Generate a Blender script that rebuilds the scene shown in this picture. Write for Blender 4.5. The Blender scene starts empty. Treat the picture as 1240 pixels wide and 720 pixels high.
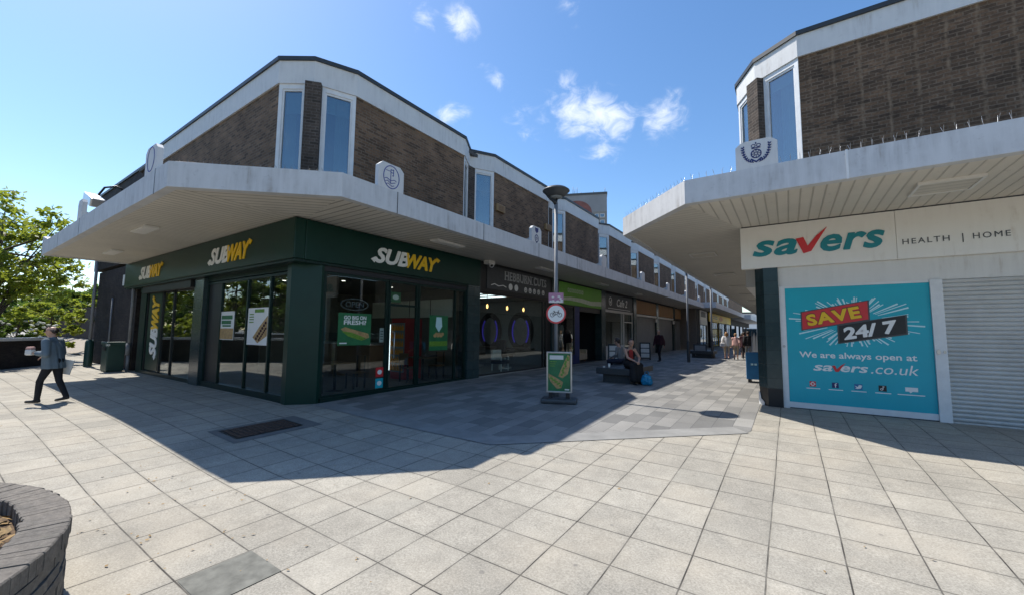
import bpy, bmesh, math, random
from mathutils import Matrix, Vector, noise
random.seed(7)
R_ = math.radians
scene = bpy.context.scene
COL = scene.collection

# ------------------------------------------------------------------ camera
F_PX, PITCH, YAW, ROLL = 491.0, math.atan(41/491.0), R_(34.29), -0.0101
_f = Vector((-math.sin(YAW)*math.cos(PITCH), math.cos(YAW)*math.cos(PITCH), math.sin(PITCH)))
_r = Vector((math.cos(YAW), math.sin(YAW), 0)); _u = _r.cross(_f)
_r2 = math.cos(ROLL)*_r - math.sin(ROLL)*_u; _u2 = math.sin(ROLL)*_r + math.cos(ROLL)*_u
cam = bpy.data.cameras.new('camera'); camo = bpy.data.objects.new('camera', cam); COL.objects.link(camo)
camo.matrix_world = Matrix(((_r2.x, _u2.x, -_f.x, 0), (_r2.y, _u2.y, -_f.y, 0), (_r2.z, _u2.z, -_f.z, 1.6), (0, 0, 0, 1)))
cam.sensor_width = 36; cam.lens = 36*F_PX/1240; cam.clip_start = 0.05; cam.clip_end = 3000
scene.camera = camo

# ------------------------------------------------------------------ light
KX, KY = 0.70, -0.01                      # ground shift of a shadow per metre of height
SUN_EL = math.atan(1/math.hypot(KX, KY)); SUN_AZ = math.atan2(-KX, -KY)   # compass angle (from +Y, clockwise)
SKY_STRENGTH, SUN_STRENGTH, EXPOSURE, SKY_SAT = 0.145, 4.5, 0.5, 1.18
sl = bpy.data.lights.new('sun', 'SUN'); so = bpy.data.objects.new('sun', sl); COL.objects.link(so)
sl.energy = SUN_STRENGTH; sl.angle = R_(0.5); sl.color = (1.0, 0.95, 0.87)
so.rotation_euler = Vector((KX, KY, -1)).to_track_quat('-Z', 'Y').to_euler()
vs = scene.view_settings
vs.view_transform = 'Standard'; vs.look = 'None'; vs.gamma = 1; vs.use_curve_mapping = False; vs.exposure = EXPOSURE
scene.cycles.max_bounces = 8; scene.cycles.transparent_max_bounces = 12
scene.cycles.caustics_reflective = False; scene.cycles.caustics_refractive = False

def pix_dir(x, y):
    return (_f + _r2*((x-620)/F_PX) - _u2*((y-360)/F_PX)).normalized()

world = bpy.data.worlds.new('World'); scene.world = world; world.use_nodes = True
def build_world():
    nt = world.node_tree; N = nt.nodes; L = nt.links
    for n in list(N): N.remove(n)
    out = N.new('ShaderNodeOutputWorld'); bg = N.new('ShaderNodeBackground')
    sky = N.new('ShaderNodeTexSky'); sky.sky_type = 'NISHITA'; sky.sun_disc = False
    sky.sun_elevation = SUN_EL; sky.sun_rotation = SUN_AZ
    sky.air_density = 1.0; sky.dust_density = 0.4; sky.ozone_density = 2.0; sky.altitude = 50
    bg.inputs['Strength'].default_value = SKY_STRENGTH
    tc = N.new('ShaderNodeTexCoord')
    def m(op, a, b=None, c=None):
        n = N.new('ShaderNodeMath'); n.operation = op
        for i, v in enumerate((a, b, c)):
            if v is None: continue
            if hasattr(v, 'links'): L.new(v, n.inputs[i])
            else: n.inputs[i].default_value = v
        return n.outputs[0]
    def dotv(v):
        n = N.new('ShaderNodeVectorMath'); n.operation = 'DOT_PRODUCT'
        L.new(tc.outputs['Generated'], n.inputs[0]); n.inputs[1].default_value = v
        return n.outputs['Value']
    # small fair-weather clouds: direction, half width, half height (radians), tilt, strength
    clouds = [(718, 140, .125, .060, -.22, 1.0), (803, 141, .058, .055, -.35, .85), (686, 98, .06, .026, -.4, .55), (602, 97, .050, .020, -.5, .5),
              (547, 140, .050, .026, .1, .75), (513, 20, .036, .030, .4, .7), (558, 28, .042, .040, -.3, .95), (627, 135, .036, .030, .3, .4),
              (730, 185, .07, .026, -.1, .45), (640, 164, .05, .018, 0, .35), (690, 12, .03, .03, -.8, .3)]
    tot = None
    for (px, py, w, h, tilt, s) in clouds:
        c = pix_dir(px, py); a = c.cross(Vector((0, 0, 1))).normalized(); b = a.cross(c).normalized()
        w *= 1.1; h *= 1.1; a2 = a*math.cos(tilt) + b*math.sin(tilt); b2 = b*math.cos(tilt) - a*math.sin(tilt)
        da = m('MULTIPLY_ADD', dotv(a2), 1/w, 0.0); db = m('MULTIPLY_ADD', dotv(b2), 1/h, 0.0)
        rr = m('SQRT', m('ADD', m('MULTIPLY', da, da), m('MULTIPLY', db, db)))
        k = m('MULTIPLY', m('SUBTRACT', 1.0, rr), s)
        k = m('MULTIPLY', k, m('GREATER_THAN', dotv(c), 0.3))
        k = m('MAXIMUM', k, -1.0)
        tot = k if tot is None else m('MAXIMUM', tot, k)
    mp = N.new('ShaderNodeMapping'); mp.inputs['Scale'].default_value = (1, 1, 1.5); L.new(tc.outputs['Generated'], mp.inputs[0])
    nz = N.new('ShaderNodeTexNoise'); nz.inputs['Scale'].default_value = 22; nz.inputs['Detail'].default_value = 9; nz.inputs['Roughness'].default_value = .62
    nz.inputs['Distortion'].default_value = .5
    L.new(mp.outputs[0], nz.inputs['Vector'])
    v = m('ADD', m('MULTIPLY', tot, 1.15), m('MULTIPLY_ADD', nz.outputs['Fac'], 2.2, -1.20))
    mr = N.new('ShaderNodeMapRange'); mr.interpolation_type = 'SMOOTHSTEP'
    L.new(v, mr.inputs[0]); mr.inputs[1].default_value = 0.0; mr.inputs[2].default_value = 1.25
    mr.inputs[3].default_value = 0; mr.inputs[4].default_value = .74
    inside = N.new('ShaderNodeMapRange'); inside.interpolation_type = 'SMOOTHSTEP'; L.new(tot, inside.inputs[0])
    inside.inputs[1].default_value = -0.25; inside.inputs[2].default_value = .3
    al = m('MULTIPLY', mr.outputs[0], inside.outputs[0])
    mix = N.new('ShaderNodeMix'); mix.data_type = 'RGBA'
    hs = N.new('ShaderNodeHueSaturation'); hs.inputs['Saturation'].default_value = SKY_SAT; L.new(sky.outputs[0], hs.inputs['Color']); L.new(al, mix.inputs[0]); L.new(hs.outputs[0], mix.inputs[6]); mix.inputs[7].default_value = (6.2, 6.4, 6.8, 1)
    L.new(mix.outputs[2], bg.inputs['Color']); L.new(bg.outputs[0], out.inputs[0])
build_world()

# ------------------------------------------------------------------ helpers
W = {}
def tag(o, label=None, cat=None, group=None, kind=None):
    if label: o['label'] = label
    if cat: o['category'] = cat
    if group: o['group'] = group
    if kind: o['kind'] = kind
    return o
def thing(name, label, cat, loc=(0, 0, 0), rz=0, group=None):
    o = bpy.data.objects.new(name, None); o.empty_display_size = .2
    COL.objects.link(o); o.location = loc; o.rotation_euler = (0, 0, rz)
    W[o] = Matrix.Translation(loc) @ Matrix.Rotation(rz, 4, 'Z')
    return tag(o, label, cat, group)
def link(name, me, parent=None):
    o = bpy.data.objects.new(name, me); COL.objects.link(o)
    if parent is not None:
        o.parent = parent; W[o] = W[parent]
        me.transform(W[parent].inverted())
    else: W[o] = Matrix()
    return o
def copy_tree(o, parent=None):
    c = o.copy(); COL.objects.link(c)
    if parent is not None: c.parent = parent
    for ch in list(o.children): copy_tree(ch, c)
    return c
def frame(p0, r, z0=0.0):
    """local x = r (along the wall), y = up, z = out of the wall"""
    r = Vector((r[0], r[1], 0)).normalized(); n = r.cross(Vector((0, 0, 1)))
    return Matrix(((r.x, 0, n.x, p0[0]), (r.y, 0, n.y, p0[1]), (0, 1, 0, z0), (0, 0, 0, 1)))
class MB:
    def __init__(s, M=None): s.v = []; s.f = []; s.sm = []; s.M = M
    def add(s, vs, fs, smooth=False, M=None):
        b = len(s.v); mm = M if M is not None else s.M
        for v in vs:
            v = Vector(v); s.v.append(mm @ v if mm is not None else v)
        for f in fs: s.f.append([i+b for i in f]); s.sm.append(smooth)
        return s
    def box(s, x0, x1, y0, y1, z0, z1, M=None):
        if x0 > x1: x0, x1 = x1, x0
        if y0 > y1: y0, y1 = y1, y0
        if z0 > z1: z0, z1 = z1, z0
        return s.add([(x0,y0,z0),(x1,y0,z0),(x1,y1,z0),(x0,y1,z0),(x0,y0,z1),(x1,y0,z1),(x1,y1,z1),(x0,y1,z1)],
              [(3,2,1,0),(4,5,6,7),(0,1,5,4),(1,2,6,5),(2,3,7,6),(3,0,4,7)], M=M)
    def bbox(s, x0, x1, y0, y1, z0, z1, b=.02, M=None):
        """box with chamfered edges"""
        bm = bmesh.new(); bmesh.ops.create_cube(bm, size=1)
        for v in bm.verts:
            v.co = Vector((x0 if v.co.x < 0 else x1, y0 if v.co.y < 0 else y1, z0 if v.co.z < 0 else z1))
        bmesh.ops.bevel(bm, geom=bm.edges[:], offset=b, segments=2, affect='EDGES', profile=.6)
        bm.verts.index_update()
        s.add([v.co for v in bm.verts], [[v.index for v in f.verts] for f in bm.faces], M=M); bm.free(); return s
    def poly(s, pts, z0, z1, M=None):
        """prism of a 2-D outline (x,y) between z0 and z1"""
        A = sum(pts[i][0]*pts[(i+1) % len(pts)][1]-pts[(i+1) % len(pts)][0]*pts[i][1] for i in range(len(pts)))
        if A < 0: pts = pts[::-1]
        n = len(pts); vs = [(x, y, z0) for x, y in pts] + [(x, y, z1) for x, y in pts]
        fs = [list(range(n))[::-1], list(range(n, 2*n))] + [(i, (i+1) % n, n+(i+1) % n, n+i) for i in range(n)]
        return s.add(vs, fs, M=M)
    def disc(s, cx, cy, rx, ry, z0, z1, n=28, M=None):
        return s.poly([(cx+rx*math.cos(2*math.pi*i/n), cy+ry*math.sin(2*math.pi*i/n)) for i in range(n)], z0, z1, M)
    def ring(s, cx, cy, rx, ry, t, z0, z1, n=32, M=None):
        for i in range(n):
            a0, a1 = 2*math.pi*i/n, 2*math.pi*(i+1)/n
            s.poly([(cx+rx*math.cos(a0), cy+ry*math.sin(a0)), (cx+rx*math.cos(a1), cy+ry*math.sin(a1)),
                    (cx+(rx-t)*math.cos(a1), cy+(ry-t)*math.sin(a1)), (cx+(rx-t)*math.cos(a0), cy+(ry-t)*math.sin(a0))], z0, z1, M)
        return s
    def stroke(s, pts, w, z0, z1, M=None):
        for k, (a, b) in enumerate(zip(pts, pts[1:])):
            a = Vector(a); b = Vector(b); d = (b-a)
            if d.length < 1e-6: continue
            d.normalize(); n = Vector((-d.y, d.x))*w/2; e = d*w*.2
            s.poly([tuple(a-e+n), tuple(b+e+n), tuple(b+e-n), tuple(a-e-n)], z0, z1+.0002*(k % 2), M)
        return s
    def tube(s, pts, r, n=12, M=None, caps=True):
        pts = [Vector(p) for p in pts]; rs = r if isinstance(r, (list, tuple)) else [r]*len(pts)
        vs = []; fs = []; prev = None
        for i, p in enumerate(pts):
            d = (pts[min(i+1, len(pts)-1)] - pts[max(i-1, 0)]).normalized()
            a = Vector((0, 0, 1)) if abs(d.z) < .9 else Vector((1, 0, 0))
            if prev is not None: a = prev
            x = (a - d*a.dot(d)).normalized(); y = d.cross(x); prev = x
            for k in range(n):
                t = 2*math.pi*k/n; vs.append(p + rs[i]*(x*math.cos(t)+y*math.sin(t)))
        for i in range(len(pts)-1):
            for k in range(n):
                k2 = (k+1) % n; fs.append((i*n+k, i*n+k2, (i+1)*n+k2, (i+1)*n+k))
        s.add(vs, fs, True, M)
        if caps:
            m = len(pts)-1; b = len(s.v)-len(vs)
            s.f.append([b+k for k in range(n)][::-1]); s.sm.append(False)
            s.f.append([b+m*n+k for k in range(n)]); s.sm.append(False)
        return s
    def lathe(s, prof, c=(0, 0, 0), n=24, M=None):
        vs = []; fs = []
        for r, z in prof:
            for k in range(n):
                t = 2*math.pi*k/n; vs.append((c[0]+r*math.cos(t), c[1]+r*math.sin(t), c[2]+z))
        for i in range(len(prof)-1):
            for k in range(n):
                k2 = (k+1) % n; fs.append((i*n+k, i*n+k2, (i+1)*n+k2, (i+1)*n+k))
        return s.add(vs, fs, True, M)
    def ball(s, c, r, n=12, M=None):
        rx, ry, rz = r if isinstance(r, (tuple, list)) else (r, r, r)
        vs = []; fs = []; m = max(6, n//2+2)
        for i in range(m+1):
            p = math.pi*i/m
            for k in range(n):
                t = 2*math.pi*k/n; vs.append((c[0]+rx*math.sin(p)*math.cos(t), c[1]+ry*math.sin(p)*math.sin(t), c[2]+rz*math.cos(p)))
        for i in range(m):
            for k in range(n):
                k2 = (k+1) % n; fs.append((i*n+k, (i+1)*n+k, (i+1)*n+k2, i*n+k2))
        return s.add(vs, fs, True, M)
    def build(s, name, mat, parent=None):
        me = bpy.data.meshes.new(name); me.from_pydata([tuple(v) for v in s.v], [], s.f)
        for p, k in zip(me.polygons, s.sm): p.use_smooth = k
        if mat is not None: me.materials.append(mat)
        me.update()
        return link(name, me, parent)
def offset_path(pts, d):
    """offset an open polyline to its right side by d, mitred"""
    out = []; n = len(pts); P = [Vector(p[:2]) for p in pts]
    for i in range(n):
        ns = []
        if i > 0: t = (P[i]-P[i-1]).normalized(); ns.append(Vector((t.y, -t.x)))
        if i < n-1: t = (P[i+1]-P[i]).normalized(); ns.append(Vector((t.y, -t.x)))
        m = sum(ns, Vector((0, 0))); m.normalize(); k = 1/max(.3, m.dot(ns[0])); out.append(P[i]+m*d*k)
    return out
def strip(mb, pts, outer, inner, z0, z1):
    """continuous wall along a polyline; z0/z1 may be lists per vertex"""
    o = offset_path(pts, outer); i_ = offset_path(pts, inner); n = len(pts)
    z0 = z0 if isinstance(z0, list) else [z0]*n; z1 = z1 if isinstance(z1, list) else [z1]*n
    vs = []
    for k in range(n): vs += [(o[k].x, o[k].y, z0[k]), (o[k].x, o[k].y, z1[k]), (i_[k].x, i_[k].y, z1[k]), (i_[k].x, i_[k].y, z0[k])]
    fs = [(0, 1, 2, 3), ((n-1)*4+3, (n-1)*4+2, (n-1)*4+1, (n-1)*4)]
    for k in range(n-1):
        a = k*4; b = a+4
        for j in range(4): fs.append((a+j, b+j, b+(j+1) % 4, a+(j+1) % 4))
    return mb.add(vs, fs)
def text_mesh(s, bold=0.0, shear=0.0, extrude=0.01, spacing=1.0):
    cu = bpy.data.curves.new('lettering', 'FONT'); cu.body = s; cu.size = 1; cu.offset = bold; cu.shear = shear; cu.extrude = extrude
    cu.space_character = spacing; cu.resolution_u = 3
    ob = bpy.data.objects.new('lettering', cu); COL.objects.link(ob)
    dg = bpy.context.evaluated_depsgraph_get(); dg.update()
    me = bpy.data.meshes.new_from_object(ob.evaluated_get(dg))
    bpy.data.objects.remove(ob); bpy.data.curves.remove(cu); me.materials.clear()
    return me
def put_text(mb, s, M, x, y, w=None, h=None, d=.002, t=.012, bold=0.0, shear=0.0, spacing=1.0, rot=0, fat=0.0):
    """write s in the local frame M, its box's lower left corner at x,y, width w and height h"""
    me = text_mesh(s, bold, shear, .01, spacing)
    X = [v.co.x for v in me.vertices]; Y = [v.co.y for v in me.vertices]
    x0, x1, y0, y1 = min(X), max(X), min(Y), max(Y)
    sx = w/(x1-x0) if w else None; sy = h/(y1-y0) if h else None
    if sx is None: sx = sy
    if sy is None: sy = sx
    c, sn = math.cos(rot), math.sin(rot); vs = []
    for v in me.vertices:
        a, b = (v.co.x-x0)*sx, (v.co.y-y0)*sy
        vs.append((x+a*c-b*sn, y+a*sn+b*c, d+(v.co.z+.01)/.02*t))
    for k, (fx, fy) in enumerate([(0, 0)] + ([(1, 0), (-1, 0), (0, 1), (0, -1), (.7, .7), (-.7, -.7), (.7, -.7), (-.7, .7)] if fat else [])):
        mb.add([(a+fx*fat, b+fy*fat, d_-(.0006*k if d_ > d+t*.5 else 0)) for a, b, d_ in vs], [list(p.vertices) for p in me.polygons], False, M)
    r = ((x1-x0)*sx, (y1-y0)*sy); bpy.data.meshes.remove(me)
    return r

# ------------------------------------------------------------------ ground level (the pavement dips gently in front of the shops)
def _ss(t): t = min(1, max(0, t)); return t*t*(3-2*t)
def gz(x, y):
    return -0.25*_ss((11.0-y)/10.0)*(0.4+0.6*_ss((x+11.0)/6.0)) if y < 11 else 0.0

# ------------------------------------------------------------------ materials
class NB:
    def __init__(s, name):
        s.mat = bpy.data.materials.new(name); s.mat.use_nodes = True; s.nt = s.mat.node_tree; s.N = s.nt.nodes; s.L = s.nt.links
        s.b = s.N['Principled BSDF']
    def new(s, t, **k):
        n = s.N.new(t)
        for a, v in k.items(): setattr(n, a, v)
        return n
    def ln(s, a, b): s.L.new(a, b)
    def math(s, op, a, b=None, c=None):
        n = s.N.new('ShaderNodeMath'); n.operation = op
        for i, v in enumerate((a, b, c)):
            if v is None: continue
            if hasattr(v, 'links'): s.L.new(v, n.inputs[i])
            else: n.inputs[i].default_value = v
        return n.outputs[0]
    def mix(s, f, a, b, mode='MIX'):
        n = s.N.new('ShaderNodeMix'); n.data_type = 'RGBA'; n.blend_type = mode
        for i, v in ((0, f), (6, a), (7, b)):
            if hasattr(v, 'links'): s.L.new(v, n.inputs[i])
            elif i == 0: n.inputs[0].default_value = v
            else: n.inputs[i].default_value = (*v, 1)
        return n.outputs[2]
    def pos(s): return s.new('ShaderNodeNewGeometry').outputs['Position']
    def noise(s, scale, detail=4, rough=.55, vec=None, stretch=None):
        n = s.new('ShaderNodeTexNoise'); n.inputs['Scale'].default_value = scale; n.inputs['Detail'].default_value = detail; n.inputs['Roughness'].default_value = rough
        v = vec if vec is not None else s.pos()
        if stretch:
            mp = s.new('ShaderNodeMapping'); mp.inputs['Scale'].default_value = stretch; s.ln(v, mp.inputs[0]); v = mp.outputs[0]
        s.ln(v, n.inputs['Vector']); return n.outputs['Fac']
    def ramp(s, f, lo, hi, a=0., b=1.):
        n = s.new('ShaderNodeMapRange'); s.ln(f, n.inputs[0]); n.inputs[1].default_value = lo; n.inputs[2].default_value = hi
        n.inputs[3].default_value = a; n.inputs[4].default_value = b; return n.outputs[0]
    def bump(s, h, strength=.3, dist=.01, prev=None):
        n = s.new('ShaderNodeBump'); n.inputs['Strength'].default_value = strength; n.inputs['Distance'].default_value = dist
        s.ln(h, n.inputs['Height'])
        if prev is not None: s.ln(prev, n.inputs['Normal'])
        s.ln(n.outputs[0], s.b.inputs['Normal']); return n.outputs[0]
    def col(s, c): s.ln(c, s.b.inputs['Base Color'])
    def wallvec(s):
        g = s.new('ShaderNodeNewGeometry'); cr = s.new('ShaderNodeVectorMath', operation='CROSS_PRODUCT'); cr.inputs[0].default_value = (0, 0, 1)
        s.ln(g.outputs['True Normal'], cr.inputs[1])
        d = s.new('ShaderNodeVectorMath', operation='DOT_PRODUCT'); s.ln(g.outputs['Position'], d.inputs[0]); s.ln(cr.outputs[0], d.inputs[1])
        sp = s.new('ShaderNodeSeparateXYZ'); s.ln(g.outputs['Position'], sp.inputs[0])
        cb = s.new('ShaderNodeCombineXYZ'); s.ln(d.outputs['Value'], cb.inputs[0]); s.ln(sp.outputs[2], cb.inputs[1])
        return cb.outputs[0], d.outputs['Value'], sp.outputs[2]
def plain(name, c, rough=.6, metal=0., var=.12, scale=6., spec=.5, bump=.0):
    m = NB(name); m.b.inputs['Roughness'].default_value = rough; m.b.inputs['Metallic'].default_value = metal
    m.b.inputs['Specular IOR Level'].default_value = spec
    f = m.ramp(m.noise(scale, 5, .6), .3, .7, 1-var, 1+var*.6)
    mul = m.new('ShaderNodeMix', data_type='RGBA', blend_type='MULTIPLY'); mul.inputs[0].default_value = 1
    mul.inputs[6].default_value = (*c, 1); cb = m.new('ShaderNodeCombineColor')
    for i in range(3): m.ln(f, cb.inputs[i])
    m.ln(cb.outputs[0], mul.inputs[7]); m.col(mul.outputs[2])
    if bump: m.bump(m.noise(scale*14, 4), bump, .004)
    return m.mat
def emit(name, c, s):
    m = NB(name); m.b.inputs['Base Color'].default_value = (*c, 1); m.b.inputs['Emission Color'].default_value = (*c, 1); m.b.inputs['Emission Strength'].default_value = s
    return m.mat
def brick_mat(name, c1, c2, mortar, w=.225, h=.075, streak=0.0, msize=.012):
    m = NB(name); v, u, z = m.wallvec()
    t = m.new('ShaderNodeTexBrick')
    if streak:
        wv = m.new('ShaderNodeTexNoise'); wv.inputs['Scale'].default_value = 2.6; wv.inputs['Detail'].default_value = 3; m.ln(v, wv.inputs['Vector'])
        va = m.new('ShaderNodeVectorMath', operation='MULTIPLY_ADD'); m.ln(wv.outputs['Color'], va.inputs[0]); va.inputs[1].default_value = (.04, .05, 0); m.ln(v, va.inputs[2]); m.ln(va.outputs[0], t.inputs['Vector']); t.offset = .5
    else: m.ln(v, t.inputs['Vector'])
    t.inputs['Scale'].default_value = 1; t.inputs['Brick Width'].default_value = w; t.inputs['Row Height'].default_value = h
    t.inputs['Mortar Size'].default_value = msize; t.inputs['Mortar Smooth'].default_value = .3; t.inputs['Bias'].default_value = -.1
    t.inputs['Color1'].default_value = (*c1, 1); t.inputs['Color2'].default_value = (*c2, 1); t.inputs['Mortar'].default_value = (*mortar, 1)
    n1 = m.ramp(m.noise(1.3, 5, .65), .3, .75, .62, 1.3); n2 = m.ramp(m.noise(30, 4, .6), .3, .7, .75, 1.2)
    k = m.math('MULTIPLY', n1, n2); cb = m.new('ShaderNodeCombineColor')
    for i in range(3): m.ln(k, cb.inputs[i])
    c = m.mix(1.0, t.outputs['Color'], cb.outputs[0], 'MULTIPLY')
    if streak:
        # pale mortar bands running up the wall where the panels of brickwork meet
        nz = m.math('MULTIPLY_ADD', m.noise(2.2, 3), .10, u)
        fr = m.math('FRACT', m.math('MULTIPLY', nz, 1/.43))
        band = m.ramp(m.math('ABSOLUTE', m.math('SUBTRACT', fr, .5)), .0, .085, 1, 0)
        band = m.math('MULTIPLY', band, m.ramp(m.noise(5, 5, .7), .4, .62, 0, streak))
        c = m.mix(band, c, (.27, .19, .125)); rag = m.math('MULTIPLY', m.ramp(m.noise(1.0, 3, .6, stretch=(3, 3, 16)), .54, .62, 0, .65), m.ramp(m.noise(1.4, 3), .4, .6)); c = m.mix(rag, c, (.05, .036, .027))
    m.col(c); m.b.inputs['Roughness'].default_value = .88; m.b.inputs['Specular IOR Level'].default_value = .25
    h_ = m.math('ADD', m.math('MULTIPLY', t.outputs['Fac'], -1.0), m.math('MULTIPLY', m.noise(40, 4), .5))
    m.bump(h_, .6, .008)
    return m.mat
def slab_mat():
    m = NB('concrete_slabs'); p = m.pos()
    mp = m.new('ShaderNodeMapping'); mp.inputs['Location'].default_value = (4.30+.5125*40, -1.72+.5*80, 0); m.ln(p, mp.inputs[0])
    wob = m.new('ShaderNodeTexNoise'); wob.inputs['Scale'].default_value = .9; m.ln(p, wob.inputs['Vector'])
    vadd = m.new('ShaderNodeVectorMath', operation='MULTIPLY_ADD'); m.ln(wob.outputs['Color'], vadd.inputs[0]); vadd.inputs[1].default_value = (.018, .018, 0); m.ln(mp.outputs[0], vadd.inputs[2])
    t = m.new('ShaderNodeTexBrick'); m.ln(vadd.outputs[0], t.inputs['Vector']); t.offset = 0; t.squash = 1
    t.inputs['Scale'].default_value = 1; t.inputs['Brick Width'].default_value = .5125; t.inputs['Row Height'].default_value = .5
    t.inputs['Mortar Size'].default_value = .0068; t.inputs['Mortar Smooth'].default_value = .4
    t.inputs['Color1'].default_value = (.395, .366, .308, 1); t.inputs['Color2'].default_value = (.350, .324, .273, 1); t.inputs['Mortar'].default_value = (.06, .055, .048, 1)
    jn = m.ramp(m.noise(2.3, 3), .32, .62, .4, 1.0)
    jm = m.math('MULTIPLY', t.outputs['Fac'], jn)
    # same grid without mortar for the slab colour
    t2 = m.new('ShaderNodeTexBrick'); m.ln(vadd.outputs[0], t2.inputs['Vector']); t2.offset = 0
    for k in ('Scale', 'Brick Width', 'Row Height'): t2.inputs[k].default_value = t.inputs[k].default_value
    t2.inputs['Mortar Size'].default_value = 0
    t2.inputs['Color1'].default_value = t.inputs['Color1'].default_value; t2.inputs['Color2'].default_value = t.inputs['Color2'].default_value
    c = t2.outputs['Color']
    big = m.ramp(m.noise(.55, 5, .6), .3, .7, .80, 1.12); mid = m.ramp(m.noise(5, 6, .65), .3, .7, .86, 1.1); fin = m.ramp(m.noise(60, 3, .75), .3, .7, .66, 1.26)
    k = m.math('MULTIPLY', m.math('MULTIPLY', big, mid), fin); cb = m.new('ShaderNodeCombineColor')
    for i in range(3): m.ln(k, cb.inputs[i])
    c = m.mix(1, c, cb.outputs[0], 'MULTIPLY')
    warm = m.ramp(m.noise(1.1, 3), .45, .7, 0, .35); c = m.mix(warm, c, (.40, .345, .265))
    # dark spots of old gum and grit
    vo = m.new('ShaderNodeTexVoronoi'); vo.inputs['Scale'].default_value = 2.1; m.ln(p, vo.inputs['Vector'])
    spot = m.ramp(vo.outputs['Distance'], .035, .06, .55, 0); c = m.mix(spot, c, (.14, .13, .12))
    t3 = m.new('ShaderNodeTexBrick'); m.ln(vadd.outputs[0], t3.inputs['Vector']); t3.offset = 0
    for k_ in ('Scale', 'Brick Width', 'Row Height'): t3.inputs[k_].default_value = t.inputs[k_].default_value
    t3.inputs['Mortar Size'].default_value = .045; t3.inputs['Mortar Smooth'].default_value = 1.0
    rim = m.math('MULTIPLY', t3.outputs['Fac'], m.ramp(m.noise(7, 5, .7), .35, .65, .0, .42)); c = m.mix(rim, c, (.20, .185, .155))
    gr = m.new('ShaderNodeTexVoronoi'); gr.inputs['Scale'].default_value = 60; m.ln(p, gr.inputs['Vector'])
    c = m.mix(m.ramp(gr.outputs['Distance'], .1, .35, .30, 0), c, (.22, .20, .17))
    pale = m.ramp(m.noise(120, 2), .62, .75, 0, .35); c = m.mix(pale, c, (.50, .48, .42))
    wn = m.new('ShaderNodeTexWhiteNoise', noise_dimensions='2D'); sn = m.new('ShaderNodeVectorMath', operation='SNAP'); m.ln(vadd.outputs[0], sn.inputs[0]); sn.inputs[1].default_value = (.5125, .5, 1); m.ln(sn.outputs[0], wn.inputs['Vector'])
    c = m.mix(m.ramp(wn.outputs['Value'], .92, .95, 0, .2), c, (.25, .245, .215)); c = m.mix(m.ramp(wn.outputs['Value'], .08, .05, 0, .2), c, (.55, .50, .41))
    stain = m.math('MULTIPLY', m.ramp(m.noise(.75, 6, .72), .56, .68, 0, .38), m.ramp(m.noise(11, 4, .7), .3, .6, .4, 1)); c = m.mix(stain, c, (.22, .20, .165))
    c = m.mix(jm, c, (.05, .045, .038))
    m.col(c); m.b.inputs['Roughness'].default_value = .86; m.b.inputs['Specular IOR Level'].default_value = .3
    h = m.math('ADD', m.math('MULTIPLY', t.outputs['Fac'], -1.5), m.math('MULTIPLY', m.noise(70, 4, .7), .5)); m.bump(h, .45, .006)
    return m.mat
def sett_mat():
    m = NB('grey_setts'); p = m.pos(); sp = m.new('ShaderNodeSeparateXYZ'); m.ln(p, sp.inputs[0])
    cb = m.new('ShaderNodeCombineXYZ'); m.ln(m.math('ADD', sp.outputs[1], 60.0), cb.inputs[0]); m.ln(m.math('ADD', sp.outputs[0], 60.0), cb.inputs[1])
    def tex(ms):
        t = m.new('ShaderNodeTexBrick'); m.ln(cb.outputs[0], t.inputs['Vector']); t.offset = .37; t.offset_frequency = 2; t.squash = .7; t.squash_frequency = 3
        t.inputs['Scale'].default_value = 1; t.inputs['Brick Width'].default_value = .72; t.inputs['Row Height'].default_value = .3; t.inputs['Mortar Size'].default_value = ms
        t.inputs['Color1'].default_value = (.285, .275, .255, 1); t.inputs['Color2'].default_value = (.14, .138, .132, 1); t.inputs['Mortar'].default_value = (.08, .08, .08, 1)
        t.inputs['Bias'].default_value = -.15
        return t
    t = tex(.004); c = t.outputs['Color']
    k = m.math('MULTIPLY', m.ramp(m.noise(.8, 5), .3, .7, .8, 1.12), m.ramp(m.noise(90, 3, .7), .25, .75, .74, 1.22)); c2 = m.new('ShaderNodeCombineColor')
    for i in range(3): m.ln(k, c2.inputs[i])
    c = m.mix(1, c, c2.outputs[0], 'MULTIPLY'); m.col(c); m.b.inputs['Roughness'].default_value = .8
    m.bump(m.math('ADD', m.math('MULTIPLY', t.outputs['Fac'], -1.0), m.math('MULTIPLY', m.noise(80, 3), .5)), .4, .005)
    return m.mat
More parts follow.
